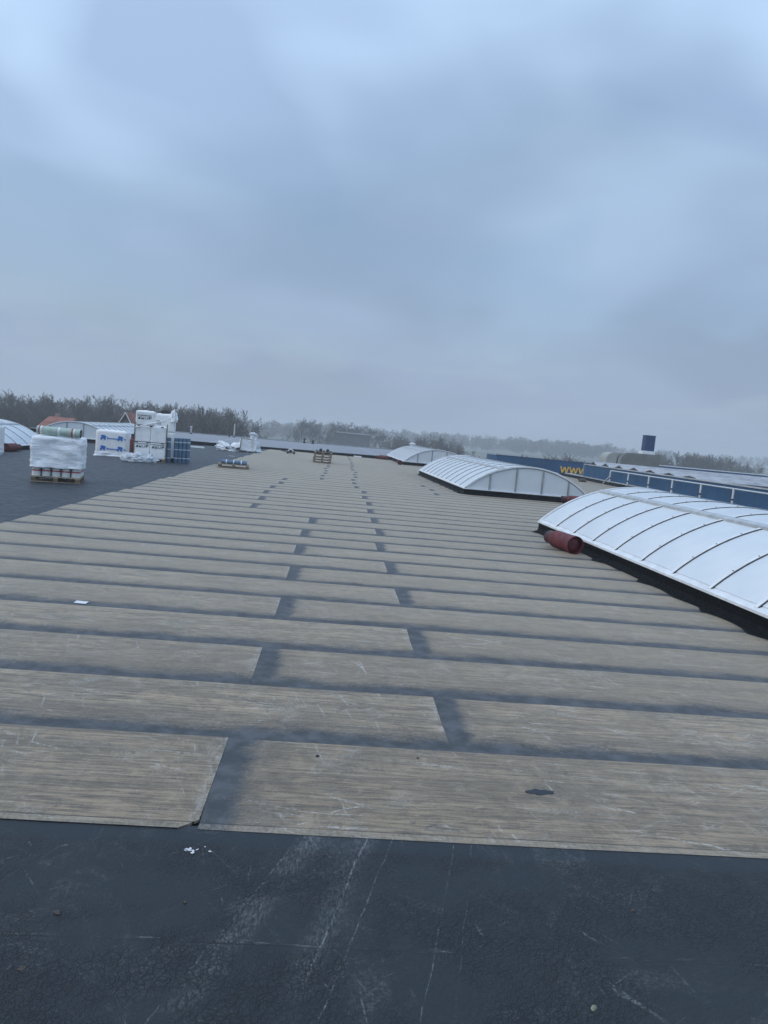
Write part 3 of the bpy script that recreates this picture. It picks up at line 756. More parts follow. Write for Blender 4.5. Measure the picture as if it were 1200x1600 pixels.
# --- foam insulation blocks
def print_rows(t, w, h, y, rows, z0):
    """flat black print: a line of text-like dashes and four pictograms per row"""
def foam_pack(loc, rot, w, d, h, label, icons=None, blue=False, group=None, seed=0, film=True):
    t = thing('insulation_pack', label, 'insulation pack', loc, (0, 0, rot), group)
    link('block', wrinkled_cover(w, d, 0.012, h-0.02, seed, 0.006, 0.0, 14, 0.0, 'foam_white'), t)
    yf = -d/2-0.018
    def flat(pts, mat, nm):
        link(nm, MB().prism(pts, yf, yf+0.003).mesh(nm, mat), t)
    if icons:
        for (zc_, x0, x1) in icons:
            n = 4; sw = (x1-x0)/n
            k = x0
            rr = random.Random(seed)
            tb_ = MB(); xx = x0
            while xx < x1-0.02:      # line of small lettering
                l_ = rr.uniform(0.02, 0.05); tb_.prism([(xx, zc_+0.085), (xx+l_, zc_+0.085), (xx+l_, zc_+0.115), (xx, zc_+0.115)], yf, yf+0.003); xx += l_+0.012
            o_ = link('print_text', tb_.mesh('print_text', 'print_black'), t); o_['kind'] = 'stuff'
            for i in range(n):
                a_ = x0+sw*i+0.01; b_ = x0+sw*(i+1)-0.025; z0, z1 = zc_-0.045, zc_+0.05
                ic = MB()
                if i == 0: ic.prism([(a_, z0), (b_, z0), (b_, z1), ((a_+b_)/2, z1-0.02)], yf, yf+0.003)
                elif i == 1:
                    ic.prism([(a_, z0), (b_, z0), (b_, z0+0.045), (a_, z0+0.045)], yf, yf+0.003); ic.prism([(a_, z0+0.06), (a_+0.02, z0+0.06), (a_+0.02, z1), (a_, z1)], yf, yf+0.003); ic.prism([(b_-0.02, z0+0.06), (b_, z0+0.06), (b_, z1), (b_-0.02, z1)], yf, yf+0.003)
                elif i == 2:
                    ic.prism([(a_, z0), (a_+0.014, z0), (a_+0.014, z1), (a_, z1)], yf, yf+0.003); ic.prism([(b_-0.014, z0), (b_, z0), (b_, z1), (b_-0.014, z1)], yf, yf+0.003); ic.prism([(a_+0.016, z0), (b_-0.016, z0), (b_-0.016, z0+0.014), (a_+0.016, z0+0.014)], yf, yf+0.003)
                else: ic.prism([(a_, z0), (a_+0.03, z0), (a_+0.03, z0+0.05), (b_, z0+0.05), (b_, z1), (a_, z1)], yf, yf+0.003)
                link('pictogram', ic.mesh('pictogram', 'print_black'), t)
    if blue:
        for (xc, zc_) in blue:
            s_ = 0.11
            blob = [(-1, -.9), (-.45, -.95), (-.35, -.4), (.1, -.35), (.3, -.9), (.75, -.9), (.8, .1), (1.1, .35), (.8, .75), (.2, .9), (-.5, 1.0), (-.95, .7), (-.7, .2), (-1.05, -.1)]
            flat([(xc+a_*s_, zc_+b_*s_) for a_, b_ in blob], 'print_blue', 'print_logo')
            tb_ = MB(); xx = xc+0.15; rr = random.Random(int(xc*100)+9)
            while xx < min(xc+0.52, w/2-0.05):
                l_ = rr.uniform(0.03, 0.05); hh = rr.uniform(0.04, 0.07)
                tb_.prism([(xx, zc_-0.05), (xx+l_, zc_-0.05), (xx+l_, zc_-0.05+hh), (xx, zc_-0.05+hh)], yf, yf+0.003); xx += l_+0.012
            if tb_.v:
                o_ = link('print_text', tb_.mesh('print_text', 'print_blue'), t); o_['kind'] = 'stuff'
    return t
def skirt(loc, rot, w, d, seed, label, h=0.16):
    o_ = thing('loose_film', label, 'plastic film', loc, (0, 0, rot))
    link('film', wrinkled_cover(w, d, 0.0, h, seed, 0.03, 0.10, 16, 0.03, 'plastic_white'), o_)
# small foam block with blue prints
xb, yb = -9.52, 31.75; zb = rz(xb)
foam_pack((xb, yb, zb+0.10), R(8), 1.24, 0.9, 0.98, 'small white foam block printed with blue logos', blue=[(-0.32, 0.66), (0.36, 0.66), (-0.32, 0.22), (0.36, 0.22)], seed=11)
skirt((xb, yb, zb+0.003), R(8), 1.27, 0.94, 21.0, 'torn white film round the foot of the blue-printed foam block')
# block cut by the frame
xb, yb = -12.95, 27.6; zb = rz(xb)
foam_pack((xb, yb, zb+0.06), R(8), 1.2, 0.9, 1.02, 'tall pale foam block with blue prints beside a dark rooflight curb', blue=[(0.30, 0.25), (-0.3, 0.25)], seed=14)
lf = thing('loose_film', 'white film bag trailing from the pale foam block by the curb', 'plastic film', (-12.3, 26.9, rz(-12.3)), (0, 0, 0.2))
link('film', crumple(0.30, 0.22, 0.34, 4.4), lf)
# tall stack
xt, yt = -7.30, 29.25; zb = rz(xt); RT = R(10)
rt3 = Matrix.Rotation(RT, 3, 'Z')
def tp(dx, dy): 
    p_ = rt3 @ Vector((dx, dy, 0)); return (xt+p_.x, yt+p_.y)
pallet((*tp(0, 0), zb+0.006), RT, 'pallet under the tall stack of foam packs', 1.16, 0.9)
h0 = zb+0.152
names = [('foam pack low in the tall stack behind crumpled film, first of two', -0.295, 0, 0.62), ('foam pack low in the tall stack next to the blue rolls', 0.295, 0, 0.62)]
for lb, dx, z_, h_ in names:
    foam_pack((*tp(dx, 0), h0+z_), RT, 0.575, 0.86, h_, 'white ' + lb, icons=[(0.44, -0.25, 0.25)], seed=int(31+dx*10))
for lb, dx in (('white foam pack in middle of tall stack, under the topmost rounded pack', -0.295), ('white foam pack in middle of tall stack, above the blue rolls side', 0.295)):
    foam_pack((*tp(dx, 0), h0+0.625), RT, 0.575, 0.86, 0.64, lb, icons=None, seed=int(41+dx*10))
foam_pack((*tp(-0.235, 0), h0+1.27), RT, 0.70, 0.80, 0.55, 'topmost rounded white foam pack on the tall stack with black pictograms', icons=[(0.26, -0.30, 0.25)], seed=51)
for dx, dz in ((-0.50, 0.60), (-0.1, 0.60), (0.45, 0.60), (-0.45, 1.23), (0.0, 1.23), (0.42, 1.23)):
    lbl = thing('label_sticker', 'small dark label stuck on the tall stack of foam packs', 'label', (*tp(dx, -0.455), h0+dz), (0, 0, RT), 'labels on the tall stack')
    link('sticker', MB().box(-0.05, -0.003, -0.02, 0.05, 0.003, 0.02).mesh('sticker', 'print_black'), lbl)
for dx in (-0.60, 0.60):
    bd = thing('corner_board', 'upright wooden edge board at the side of the tall foam stack', 'board', (*tp(dx, -0.40), zb+0.008), (0, 0, RT), 'edge boards of the tall stack')
    link('board', MB().box(-0.016, -0.05, 0, 0.016, 0.05, 1.50).mesh('board', 'wood_dark'), bd)
# strap of film running across
sf = thing('loose_film', 'twisted strip of film slung across the tall stack', 'plastic film', (*tp(0, -0.47), h0+1.13), (0, 0, RT))
sm = MB()
for k in range(14):
    a0, a1 = k/14, (k+1)/14
    sm.tube((-0.58+1.1*a0, 0.01*math.sin(k), 0.02+0.36*a0), (-0.58+1.1*a1, 0.01*math.sin(k+1), 0.02+0.36*a1), 0.022+0.008*math.sin(k*1.7), 0.022+0.008*math.sin((k+1)*1.7), 7, False)
link('strip', sm.mesh('strip', 'plastic_white', True), sf)
# taller packs behind, on the right
pallet((-7.10, 30.55, rz(-6.3)+0.006), RT, 'pallet under the open-topped foam packs behind the blue rolls', 0.9, 0.9)
foam_pack((-7.08, 30.5, rz(-7.1)+0.152), RT, 0.80, 0.85, 1.05, 'white foam pack standing behind the blue rolls', seed=61)
foam_pack((-7.05, 30.5, rz(-7.1)+1.205), RT, 0.74, 0.80, 0.72, 'upper torn-open white foam pack behind the tall stack', icons=[(0.30, -0.38, -0.18)], seed=66)
tf = thing('loose_film', 'torn black and white film flapping on the upper foam pack', 'plastic film', (-6.72, 30.25, rz(-7.1)+1.60), (0, 0, 0.3))
link('film', crumple(0.12, 0.22, 0.38, 8.2, 'plastic_white', 0.6), tf)
tf2 = thing('loose_film', 'black film scrap on top of the upper foam pack', 'plastic film', (-7.10, 30.4, rz(-7.1)+1.91), (0, 0, 0.3))
link('film', crumple(0.20, 0.2, 0.10, 5.2, 'roll_black', 0.6, 3), tf2)
cf = thing('crumpled_film', 'crumpled clear film heap at the foot of the tall stack', 'plastic film', (-7.45, 28.35, rz(-7.25)+0.004), (0, 0, R(12)))
link('film', crumple(0.60, 0.30, 0.34, 9.7, 'film', 0.35), cf)
# blue rolls
rb = roll_meshes('rb', 0.079, 0.97, 'roll_blue', [(0.16, 0.19, 'band_white'), (0.50, 0.53, 'band_white'), (0.80, 0.83, 'band_white')], 'roll_blue')
ax = Vector((0.93, 0.30, 0)).normalized(); ay = Vector((-ax.y, ax.x, 0))
for gi, (s0, n_, lb) in enumerate([(0.0, 2, 'blue felt roll with white bands standing in the pair beside the foam stack'), (0.44, 4, 'blue felt roll with white bands standing in the group of four-wide rolls')]):
    for j in range(2):
        for i in range(n_):
            p_ = Vector((-6.80, 29.42, 0)) + ax*(s0+0.158*i) + ay*(0.16*j)
            roll(rb, (p_.x, p_.y, rz(p_.x)+0.002), lb, 'blue rolls in pair' if gi == 0 else 'blue rolls in wide group', spin=rnd.uniform(0, 3))
pk = thing('tape_tub', 'small white tub standing between the two groups of blue rolls', 'tub', (-6.49, 29.50, rz(-6.3)+0.002))
link('tub', MB().lathe([(0, 0), (0.05, 0), (0.055, 0.16), (0.0, 0.16)], 14).mesh('tub', 'roll_black', True), pk); link('lid', MB().lathe([(0.058, 0.16), (0.058, 0.185), (0, 0.19)], 14).mesh('lid', 'band_white', True), pk)

# --- pallet with blue rolls lying on the brown sheets
pc = (-3.95, 28.75)
pallet((*pc, 0.018), R(6), 'low pallet with blue rolls lying on it, on the brown sheets', 1.2, 0.8)
rl = roll_meshes('rl', 0.072, 0.98, 'roll_blue', [(0.17, 0.21, 'band_white'), (0.45, 0.49, 'band_white'), (0.74, 0.78, 'band_white')], 'roll_blue')
for j, dy in enumerate((-0.22, -0.06, 0.10)):
    roll(rl, (pc[0]-0.47-dy*0.1, pc[1]-0.05+dy, 0.018+0.145+0.074), 'blue roll with white bands lying on the low pallet', 'blue rolls lying on the low pallet', d=(1, 0.10, 0))
# --- pallet stack with rolls
for k in range(4):
    pallet((-0.70+rnd.uniform(-.02, .02), 39.9+rnd.uniform(-.02, .02), 0.018+0.1455*k), R(rnd.uniform(-2, 2)), 'empty pallet, %s of the stack of four on brown sheets' % ['bottom', 'second up', 'third up', 'top'][k], 1.0, 1.0, 'stack of four pallets')
rk = roll_meshes('rk', 0.085, 0.9, 'roll_black', [], 'roll_black'); rw = roll_meshes('rw', 0.06, 0.85, 'roll_pale', [], 'roll_black')
for i, dx in enumerate((-0.33, -0.14, 0.04, 0.24, 0.41)):
    ms, r_ = (rk, 0.085) if i in (1, 3) else (rw, 0.06)
    roll(ms, (-0.70+dx, 39.47, 0.018+0.1455*4+r_), ('black' if i in (1, 3) else 'thin pale') + ' roll lying end-on atop the pallet stack', 'black rolls on pallet stack' if i in (1, 3) else 'pale rolls on pallet stack', d=(0, 1, 0))
# --- burner trolley near the upstand
bt = thing('burner_trolley', 'small low burner trolley with long handle near the black upstand', 'trolley', (-3.2, 48.4, 0.016), (0, 0, R(4)))
link('handle', MB().tube((-0.55, 0, 0.22), (-0.05, 0, 0.10), 0.03).mesh('handle', 'rubber', True), bt)
link('grip', MB().tube((-0.56, -0.2, 0.22), (-0.56, 0.2, 0.22), 0.05).mesh('grip', 'rubber', True), bt)
link('tray', MB().prism([(-0.12, 0.06), (0.55, 0.06), (0.42, 0.20), (0.30, 0.33), (0.10, 0.33), (0.0, 0.18)], -0.2, 0.2).mesh('tray', 'roll_pale'), bt)
for x in (0.02, 0.42):
    link('wheel', MB().tube((x, -0.26, 0.09), (x, -0.21, 0.09), 0.09, None, 16).mesh('wheel', 'rubber', True), bt)
link('hose', MB().tube((0.2, -0.215, 0.16), (0.2, -0.205, 0.16), 0.11, None, 16).mesh('hose', 'roll_black'), bt)

# --- waste: torn film heap, crate, big bag
wh = thing('waste_heap', 'heap of torn white film and foam offcuts on the dark roof', 'waste heap', (-6.5, 45.5, rz(-6.5)+0.003), (0, 0, R(6)))
link('film', crumple(0.62, 0.35, 0.42, 2.2, 'plastic_white', 0.75), wh)
for k, (x, y, s_) in enumerate([(-0.2, -0.32, .12), (0.15, -0.36, .09), (0.42, -0.3, .12), (0.0, 0.0, .2)]):
    link('offcut', MB().cbox((x, y, 0.18+0.06*(k % 2)), (s_*1.6, 0.1, s_)).mesh('offcut', 'wood' if k == 1 else 'print_black'), wh)
cr_ = thing('wrapped_crate', 'pallet crate wrapped in greyish film beside the bulging bag', 'crate', (-5.62, 45.5, rz(-5.6)+0.004), (0, R(3), R(12)))
link('film', wrinkled_cover(0.72, 0.7, 0.09, 0.78, 17.0, 0.02, 0.02, 14, 0.02, 'plastic_white'), cr_)
for x in (-0.36, 0.36): link('edge_board', MB().box(x-0.025, -0.39, 0.08, x+0.025, -0.365, 0.82).mesh('edge_board', 'wood_dark'), cr_)
link('edge_board', MB().box(-0.33, -0.39, 0.78, 0.33, -0.368, 0.82).mesh('edge_board', 'wood_dark'), cr_)
for x in (-0.28, 0, 0.28): link('block', MB().box(x-0.05, -0.3, 0.0, x+0.05, 0.3, 0.09).mesh('block', 'wood_dark'), cr_)
bb = thing('waste_bag', 'tall bulging white waste bag tied at the top', 'bag', (-5.0, 45.45, rz(-5.2)+0.004))
bm = bmesh.new(); bmesh.ops.create_icosphere(bm, subdivisions=4, radius=1.0)
for v in bm.verts:
    p = v.co.copy(); h_ = (p.z+1)/2
    wd = (0.42*(1-h_)**0.55 + 0.10) if h_ > 0.05 else 0.36
    q = p*2.2
    r_ = math.hypot(p.x, p.y) or 1e-6
    k_ = 1+0.22*noise.noise(q)+0.12*noise.noise(q*2.6)
    prof = 0.40*math.sqrt(max(0, 1-h_*0.9))*min(1, (h_+0.03)*14)**0.5 + (0.12 if h_ > 0.85 else 0)*math.sin((h_-0.85)/0.15*math.pi)
    v.co = Vector((p.x/r_*prof*k_ - 0.26*h_ + 0.05, p.y/r_*prof*k_, max(0.003, h_*1.22*(1+0.05*noise.noise(q*1.5)))))
me = bpy.data.meshes.new('bag'); bm.to_mesh(me); bm.free(); me.materials.append(M['film']); link('bag', me, bb)

# --- small litter
pp = tag(link('paper_sheet', MB().prism([(-0.055, -0.035), (0.06, -0.03), (0.05, 0.05), (-0.065, 0.045)], 0.0, 0.0025, 'z').mesh('paper_sheet', 'paper'), None, (-2.28, 6.88, 0.010), (R(1), 0, R(-8))), 'white scrap of paper lying on the brown sheets', 'paper')
pb = tag(link('bitumen_patch', MB().prism([(math.cos(t_*0.349)*0.08*(1+0.35*noise.noise((t_*1.3, 2.2, 0))), math.sin(t_*0.349)*0.027*(1+0.6*noise.noise((t_*0.9, 7.7, 0)))) for t_ in range(18)], -0.004, 0.0014, 'z').mesh('bitumen_patch', 'bitumen'), None, (1.25, 3.66, 0.0108), (0, 0, R(4))), 'small dark bitumen patch on the front brown sheet', 'patch')
def pebble(x, y, s_, seed, mat):
    bm = bmesh.new(); bmesh.ops.create_icosphere(bm, subdivisions=2, radius=1.0)
    for v in bm.verts:
        k_ = 1+0.5*noise.noise(v.co*1.4+Vector((seed, 0, 0))); v.co = Vector((v.co.x*s_*k_*1.3, v.co.y*s_*k_, v.co.z*s_*0.6*k_))
    me = bpy.data.meshes.new('pebble'); bm.to_mesh(me); bm.free(); me.materials.append(M[mat])
    return me
for i, (x, y, s_, mt, lb) in enumerate([(-0.87, 2.54, 0.013, 'stone', 'brown crumb of debris on the cracked black felt, alone'), (-0.88, 2.26, 0.014, 'stone', 'brown crumb at the end of a dusty scratch on black felt'), (-0.43, 2.63, 0.008, 'stone', 'tiny brown crumb near the white paint flakes'), (1.37, 2.70, 0.009, 'stone', 'tiny grey crumb near an arrow-like scuff on black felt'), (1.02, 2.18, 0.014, 'moss', 'pale greenish moss crumb on the cracked black felt'), (0.04, 3.93, 0.014, 'roll_black', 'dark crumb on the front brown sheet'), (0.62, 3.98, 0.009, 'roll_black', 'black speck by the far edge of the front brown sheet')]):
    tag(link('debris_crumb', pebble(x, y, s_*0.75, i*3.3, mt), None, (x, y, 0.006 if y < 3.1 else 0.012), (0, 0, i)), lb, 'debris', 'crumbs of debris')
for i in range(16):
    x = -0.50+abs(rnd.gauss(0, 0.06)); y = 2.965+rnd.gauss(0, 0.013); s_ = rnd.uniform(0.003, 0.010)
    a_ = [(math.cos(t_)*s_*rnd.uniform(.5, 1.4), math.sin(t_)*s_*rnd.uniform(.25, .7)) for t_ in [0, 1, 2, 3, 4, 5.2]]
    tag(link('paint_flake', MB().prism(a_, 0, 0.002, 'z').mesh('paint_flake', 'paper'), None, (x, y, 0.0065), (0, 0, rnd.uniform(0, 6))), 'white flake in the cluster on black felt before the brown sheets', 'flake', 'white flakes on black felt')

# --- things on the pale far roof
def vent(x, y, h, r_, label, mat='alu_white', cap=True):
    t = thing('vent_pipe', label, 'vent pipe', (x, y, zt-0.5*(17.5-x)/63.5+0.004))
    link('pipe', MB().tube((0, 0, 0), (0, 0, h), r_, None, 14).mesh('pipe', mat, True), t)
    if cap: link('cap', MB().lathe([(r_*1.5, h-0.06), (r_*1.6, h+0.05), (0, h+0.14)], 14).mesh('cap', mat, True), t)
    link('collar', MB().lathe([(r_*1.9, 0), (r_*1.05, 0.12)], 14).mesh('collar', 'flashing', True), t)
vent(-10.9, 78.0, 1.45, 0.07, 'tall thin grey vent pipe on the pale far roof', 'alu', False)
vent(-11.4, 78.0, 1.35, 0.05, 'thinner dark vent pipe next to a grey one', 'rubber', False)
vent(-15.4, 78.0, 0.7, 0.08, 'short vent pipe on the pale far roof', 'alu')
vent(7.5, 72.0, 0.95, 0.22, 'stout white vent pipe behind a rooflight crown', 'alu_white')
vent(-2.6, 79.0, 0.28, 0.09, 'small black vent pipe near edge of pale roof', 'rubber')
vent(-3.5, 79.0, 0.42, 0.09, 'black vent pipe near the outer edge of pale roof', 'rubber')
hk = thing('roof_hatch', 'dark tilted hatch lid behind the stout white vent', 'hatch', (10.2, 66, zt-0.02), (0, 0, 0))
link('lid', MB().prism([(-0.4, 0.05), (0.4, 0.05), (-0.1, 0.75), (-0.25, 0.72)], -0.3, 0.3).mesh('lid', 'rubber'), hk)
link('base', MB().box(-0.42, -0.32, -0.02, 0.42, 0.32, 0.05).mesh('base', 'alu'), hk)
hr = thing('edge_rail', 'low bent grey rail at the edge of the pale far roof', 'rail', (-19.5, 77.5, ztop(-19.5)))
link('rail', MB().tube((-0.3, 0, 0), (-0.3, 0, 0.75), 0.05).tube((-0.3, 0, 0.75), (0.7, 0, 0.45), 0.05).tube((0.7, 0, 0.45), (0.7, 0, 0), 0.05).mesh('rail', 'alu'), hr)
fp = tag(link('foam_offcut', MB().cbox((0, 0, 0.05), (0.55, 0.3, 0.1)).mesh('foam_offcut', 'foam_white', bevel=0.01), None, (1.6, 53.2, 0.012), (0, 0, 0.1)), 'white foam offcut lying at the black upstand', 'foam offcut')
fp2 = tag(link('foam_offcut', MB().cbox((0, 0, 0.05), (1.0, 0.3, 0.1)).mesh('foam_offcut', 'foam_white', bevel=0.01), None, (-8.9, 47.0, rz(-8.9)+0.005), (0, 0, 0.1)), 'pale board lying on dark roof beyond the blue rolls', 'foam offcut')
sc1 = tag(link('paper_scrap', MB().prism([(-0.15, -0.06), (0.12, -0.08), (0.16, 0.07), (-0.1, 0.08)], 0, 0.012, 'z').mesh('paper_scrap', 'paper'), None, (-4.9-0.5, 38.2, 0.004), (0, 0, 0)), 'white scrap on the dark roof near the waste bag', 'paper')

# ------------------------------------------------------------------ right: parapets
pw = thing('parapet', 'low parapet with grey coping and black flashing along the roof edge', 'parapet')
link('upstand', MB().prism([(17.15, -0.01), (17.27, 0.20), (17.62, 0.20), (17.62, -0.3)], 12.0, 54.5).mesh('upstand', 'flashing'), pw)
for i in range(14):
    link('coping', MB().box(17.2, 12.0+i*2.95, 0.202, 17.66, 12.0+i*2.95+2.93, 0.262).mesh('coping', 'coping'), pw)
bw = thing('blue_wall', 'blue clad wall with grey coping behind a tubular railing', 'wall')
for i in range(13):
    y1_ = 49.7-i*3.0
    pn = link('panel', MB().box(17.36, y1_-2.985, 0.264, 17.48, y1_, 1.06).mesh('panel', 'blue_clad'), bw)
    link('coping', MB().box(17.30, y1_-2.99, 1.062, 17.56, y1_+0.004, 1.115).mesh('coping', 'coping'), bw)
link('end_trim', MB().box(17.33, 49.70, 0.264, 17.52, 49.76, 1.13).mesh('end_trim', 'coping'), bw)
rl_ = thing('railing', 'grey tubular guard railing before the blue wall', 'railing')
posts = [44.0, 41.2, 38.4, 35.6, 32.7, 29.9, 27.1, 24.3, 21.5, 18.7]
for y_ in posts:
    p_ = link('post', MB().tube((17.08, y_, 0.264), (17.08, y_, 0.92), 0.05, None, 10).mesh('post', 'rail', True), rl_)
    link('clamp', MB().cbox((17.06, y_, 0.46), (0.10, 0.10, 0.07)).mesh('clamp', 'rubber'), p_)
    link('bracket', MB().box(17.0, y_-0.05, 0.20, 17.26, y_+0.05, 0.275).mesh('bracket', 'rail'), p_)
for a_, b_ in zip(posts, posts[1:]):
    link('handrail', MB().tube((17.08, a_, 0.93), (17.08, b_+0.005, 0.93), 0.032, None, 8).mesh('handrail', 'rail', True), rl_)
link('end_stay', MB().tube((17.08, 44.02, 0.60), (17.0, 44.9, 0.05), 0.035, None, 8).mesh('end_stay', 'rail', True), rl_)
ob = tag(link('fallen_foam', pebble(0, 0, 0.22, 3.1, 'stone'), None, (15.9, 45.6, 0.10)), 'grey lump lying at the foot of the parapet', 'debris')
ob2 = thing('outlet_cap', 'small black and white roof outlet near the parapet', 'roof outlet', (14.2, 44.6, 0.012))
link('base', MB().lathe([(0, 0), (0.12, 0), (0.10, 0.16), (0, 0.16)], 12).mesh('base', 'rubber', True), ob2); link('cap', MB().lathe([(0.12, 0.16), (0.10, 0.26), (0, 0.30)], 12).mesh('cap', 'alu_white', True), ob2)

# blue sign wall with yellow letters
YW = 60.0
ww = thing('sign_wall', 'blue clad wall carrying yellow WWW lettering', 'wall', (0, YW, 0))
for i in range(8):
    xa = 13.4+i*2.2
    link('panel', MB().box(xa, 0, -0.4, xa+2.185, 0.15, 1.02).mesh('panel', 'blue_clad'), ww)
link('side_panel', MB().prism([(0.16, -0.4), (4.0, -0.4), (4.0, 1.02), (0.16, 1.02)], 13.4, 13.5, 'x').mesh('side_panel', 'blue_clad'), ww)
link('trim', MB().box(13.35, -0.03, 1.022, 31.0, 0.2, 1.07).mesh('trim', 'blue_dark'), ww)
def letter_W(x, z, w_, h_):
    s_ = w_*0.17; mb = MB()
    for (xa, za, xb_, zb_) in ((0, 1, .25, 0), (.25, 0, .5, .92), (.5, .92, .75, 0), (.75, 0, 1.0, 1)):
        x0, x1 = x+xa*w_, x+xb_*w_; z0, z1 = z+za*h_, z+zb_*h_
        yo = -0.045 if xa in (0, .5) else -0.041
        mb.prism([(x0-s_/2, z0), (x0+s_/2, z0), (x1+s_/2, z1), (x1-s_/2, z1)], yo, -0.006)
    return mb.mesh('letter', 'yellow')
for k in range(3): link('letter', letter_W(18.95+k*0.79, 0.06, 0.68, 0.52), ww)

# ventilation duct with stack
dt = thing('ventilation_duct', 'olive grey ventilation duct with rounded end behind the blue wall', 'duct', (20.6, 55.0, 0.0))
prof = []
def duct_sec(x0, x1, z0, z1, rr_, mat, nm, ins=0.0, y0=-0.8, y1=0.9):
    pts = [(x0, z0)] + [(x0+rr_-rr_*math.cos(t_), z1-rr_+rr_*math.sin(t_)) for t_ in [i*math.pi/2/8 for i in range(9)]] + [(x1, z1), (x1, z0)]
    link(nm, MB().prism(pts, y0+ins, y1-ins).mesh(nm, mat, True), dt)
duct_sec(0.0, 2.0, -0.3, 2.13, 0.58, 'duct_light', 'elbow', 0, -0.75, 0.75)
duct_sec(0.80, 2.2, -0.3, 2.14, 0.60, 'rubber', 'joint', 0, -0.78, 0.78)
duct_sec(0.88, 2.4, -0.3, 2.165, 0.62, 'duct_light', 'flange', 0, -0.81, 0.81)
duct_sec(1.10, 4.15, -0.28, 2.20, 0.64, 'duct', 'casing', 0, -0.84, 0.84)
st = thing('chimney_stack', 'dark blue square chimney standing on the grey duct', 'chimney', (24.05, 55.0, 2.205))
link('base', MB().cbox((-0.03, 0, 0.13), (1.0, 0.8, 0.26)).mesh('base', 'alu_white', bevel=0.02), st)
link('box', MB().cbox((0, 0, 0.85), (0.74, 0.7, 1.18)).mesh('box', 'blue_dark', bevel=0.01), st)
link('lip', MB().cbox((0, 0, 1.455), (0.80, 0.76, 0.03)).mesh('lip', 'blue_clad'), st)

# neighbouring hall with corrugated roof
nh = thing('neighbour_hall', 'neighbouring hall with pale corrugated roof beyond the blue wall', 'building')
link('wall', MB().prism([(17.62, -7.5), (17.62, -0.32), (75, 0.1), (75, -6.4)], 6.0, 74.0).mesh('wall', 'facade'), nh)
# corrugated sheets, waves along x direction rows
def corrugated(x0, x1, y0, y1, zf, wl, amp):
    n = int((y1-y0)/wl*6); mb = MB()
    for i in range(n+1):
        yy = y0+(y1-y0)*i/n; dz = amp*math.sin(2*math.pi*(yy-y0)/wl)
        mb.v += [(x0, yy, zf(x0)+dz), (x1, yy, zf(x1)+dz)]
    for i in range(n): mb.f.append((2*i, 2*i+2, 2*i+3, 2*i+1))
    return mb.mesh('roof_sheet', 'fibre_cement', True)
zs_ = lambda x: 0.78+0.004*(x-18)
for i in range(9):
    y0_ = 9+i*7.0
    link('roof_sheet', corrugated(17.75 if i < 6 else 31.5, 60.0, y0_, y0_+6.98, zs_, 1.4, 0.0 if i < 4 else 0.03), nh)
# open ends of wave-profile lights seen over the wall
for i in range(7):
    y_ = 49.0-i*2.3
    o_ = thing('wave_skylight', 'arched ridge of the corrugated roof beyond the blue wall', 'roof ridge', (17.72, y_, 1.05), group='ridges of the corrugated roof')
    pts = [(-0.95, 0.0), (-0.55, 0.12), (0.0, 0.30-0.02*i), (0.55, 0.12), (0.95, 0.0)]
    inn = [(0.6, 0.03), (0.0, 0.22-0.02*i), (-0.6, 0.03)]
    link('shell', MB().prism(pts+[(0.9, -0.03), (0.55, 0.085), (0.0, 0.26-0.02*i), (-0.55, 0.085), (-0.9, -0.03)], 0, 26, 'x').mesh('shell', 'fibre_cement'), o_)
    link('dark_end', MB().prism([(-0.88, -0.02), (0.88, -0.02), (0.54, 0.08), (0.0, 0.255-0.02*i), (-0.54, 0.08)], 0.03, 0.06, 'x').mesh('dark_end', 'rubber'), o_)
pw2 = thing('far_parapet', 'dark blue parapet with pale cap beyond the corrugated roof', 'parapet', (0, 72.2, 0))
link('panel', MB().box(29.0, 0, 0.5, 44.5, 0.3, 1.28).mesh('panel', 'blue_clad'), pw2)
link('panel', MB().box(44.52, 0, 0.5, 51.5, 0.3, 1.22).mesh('panel', 'blue_dark'), pw2)
link('cap', MB().box(33.0, -0.06, 1.285, 44.5, 0.36, 1.36).mesh('cap', 'alu_white'), pw2)
link('cap', MB().lathe([(0.0, 0.9), (0.32, 0.95), (0.30, 1.22), (0.0, 1.32)], 12, (51.9, 0.1, 0)).mesh('cap', 'alu_white', True), pw2)

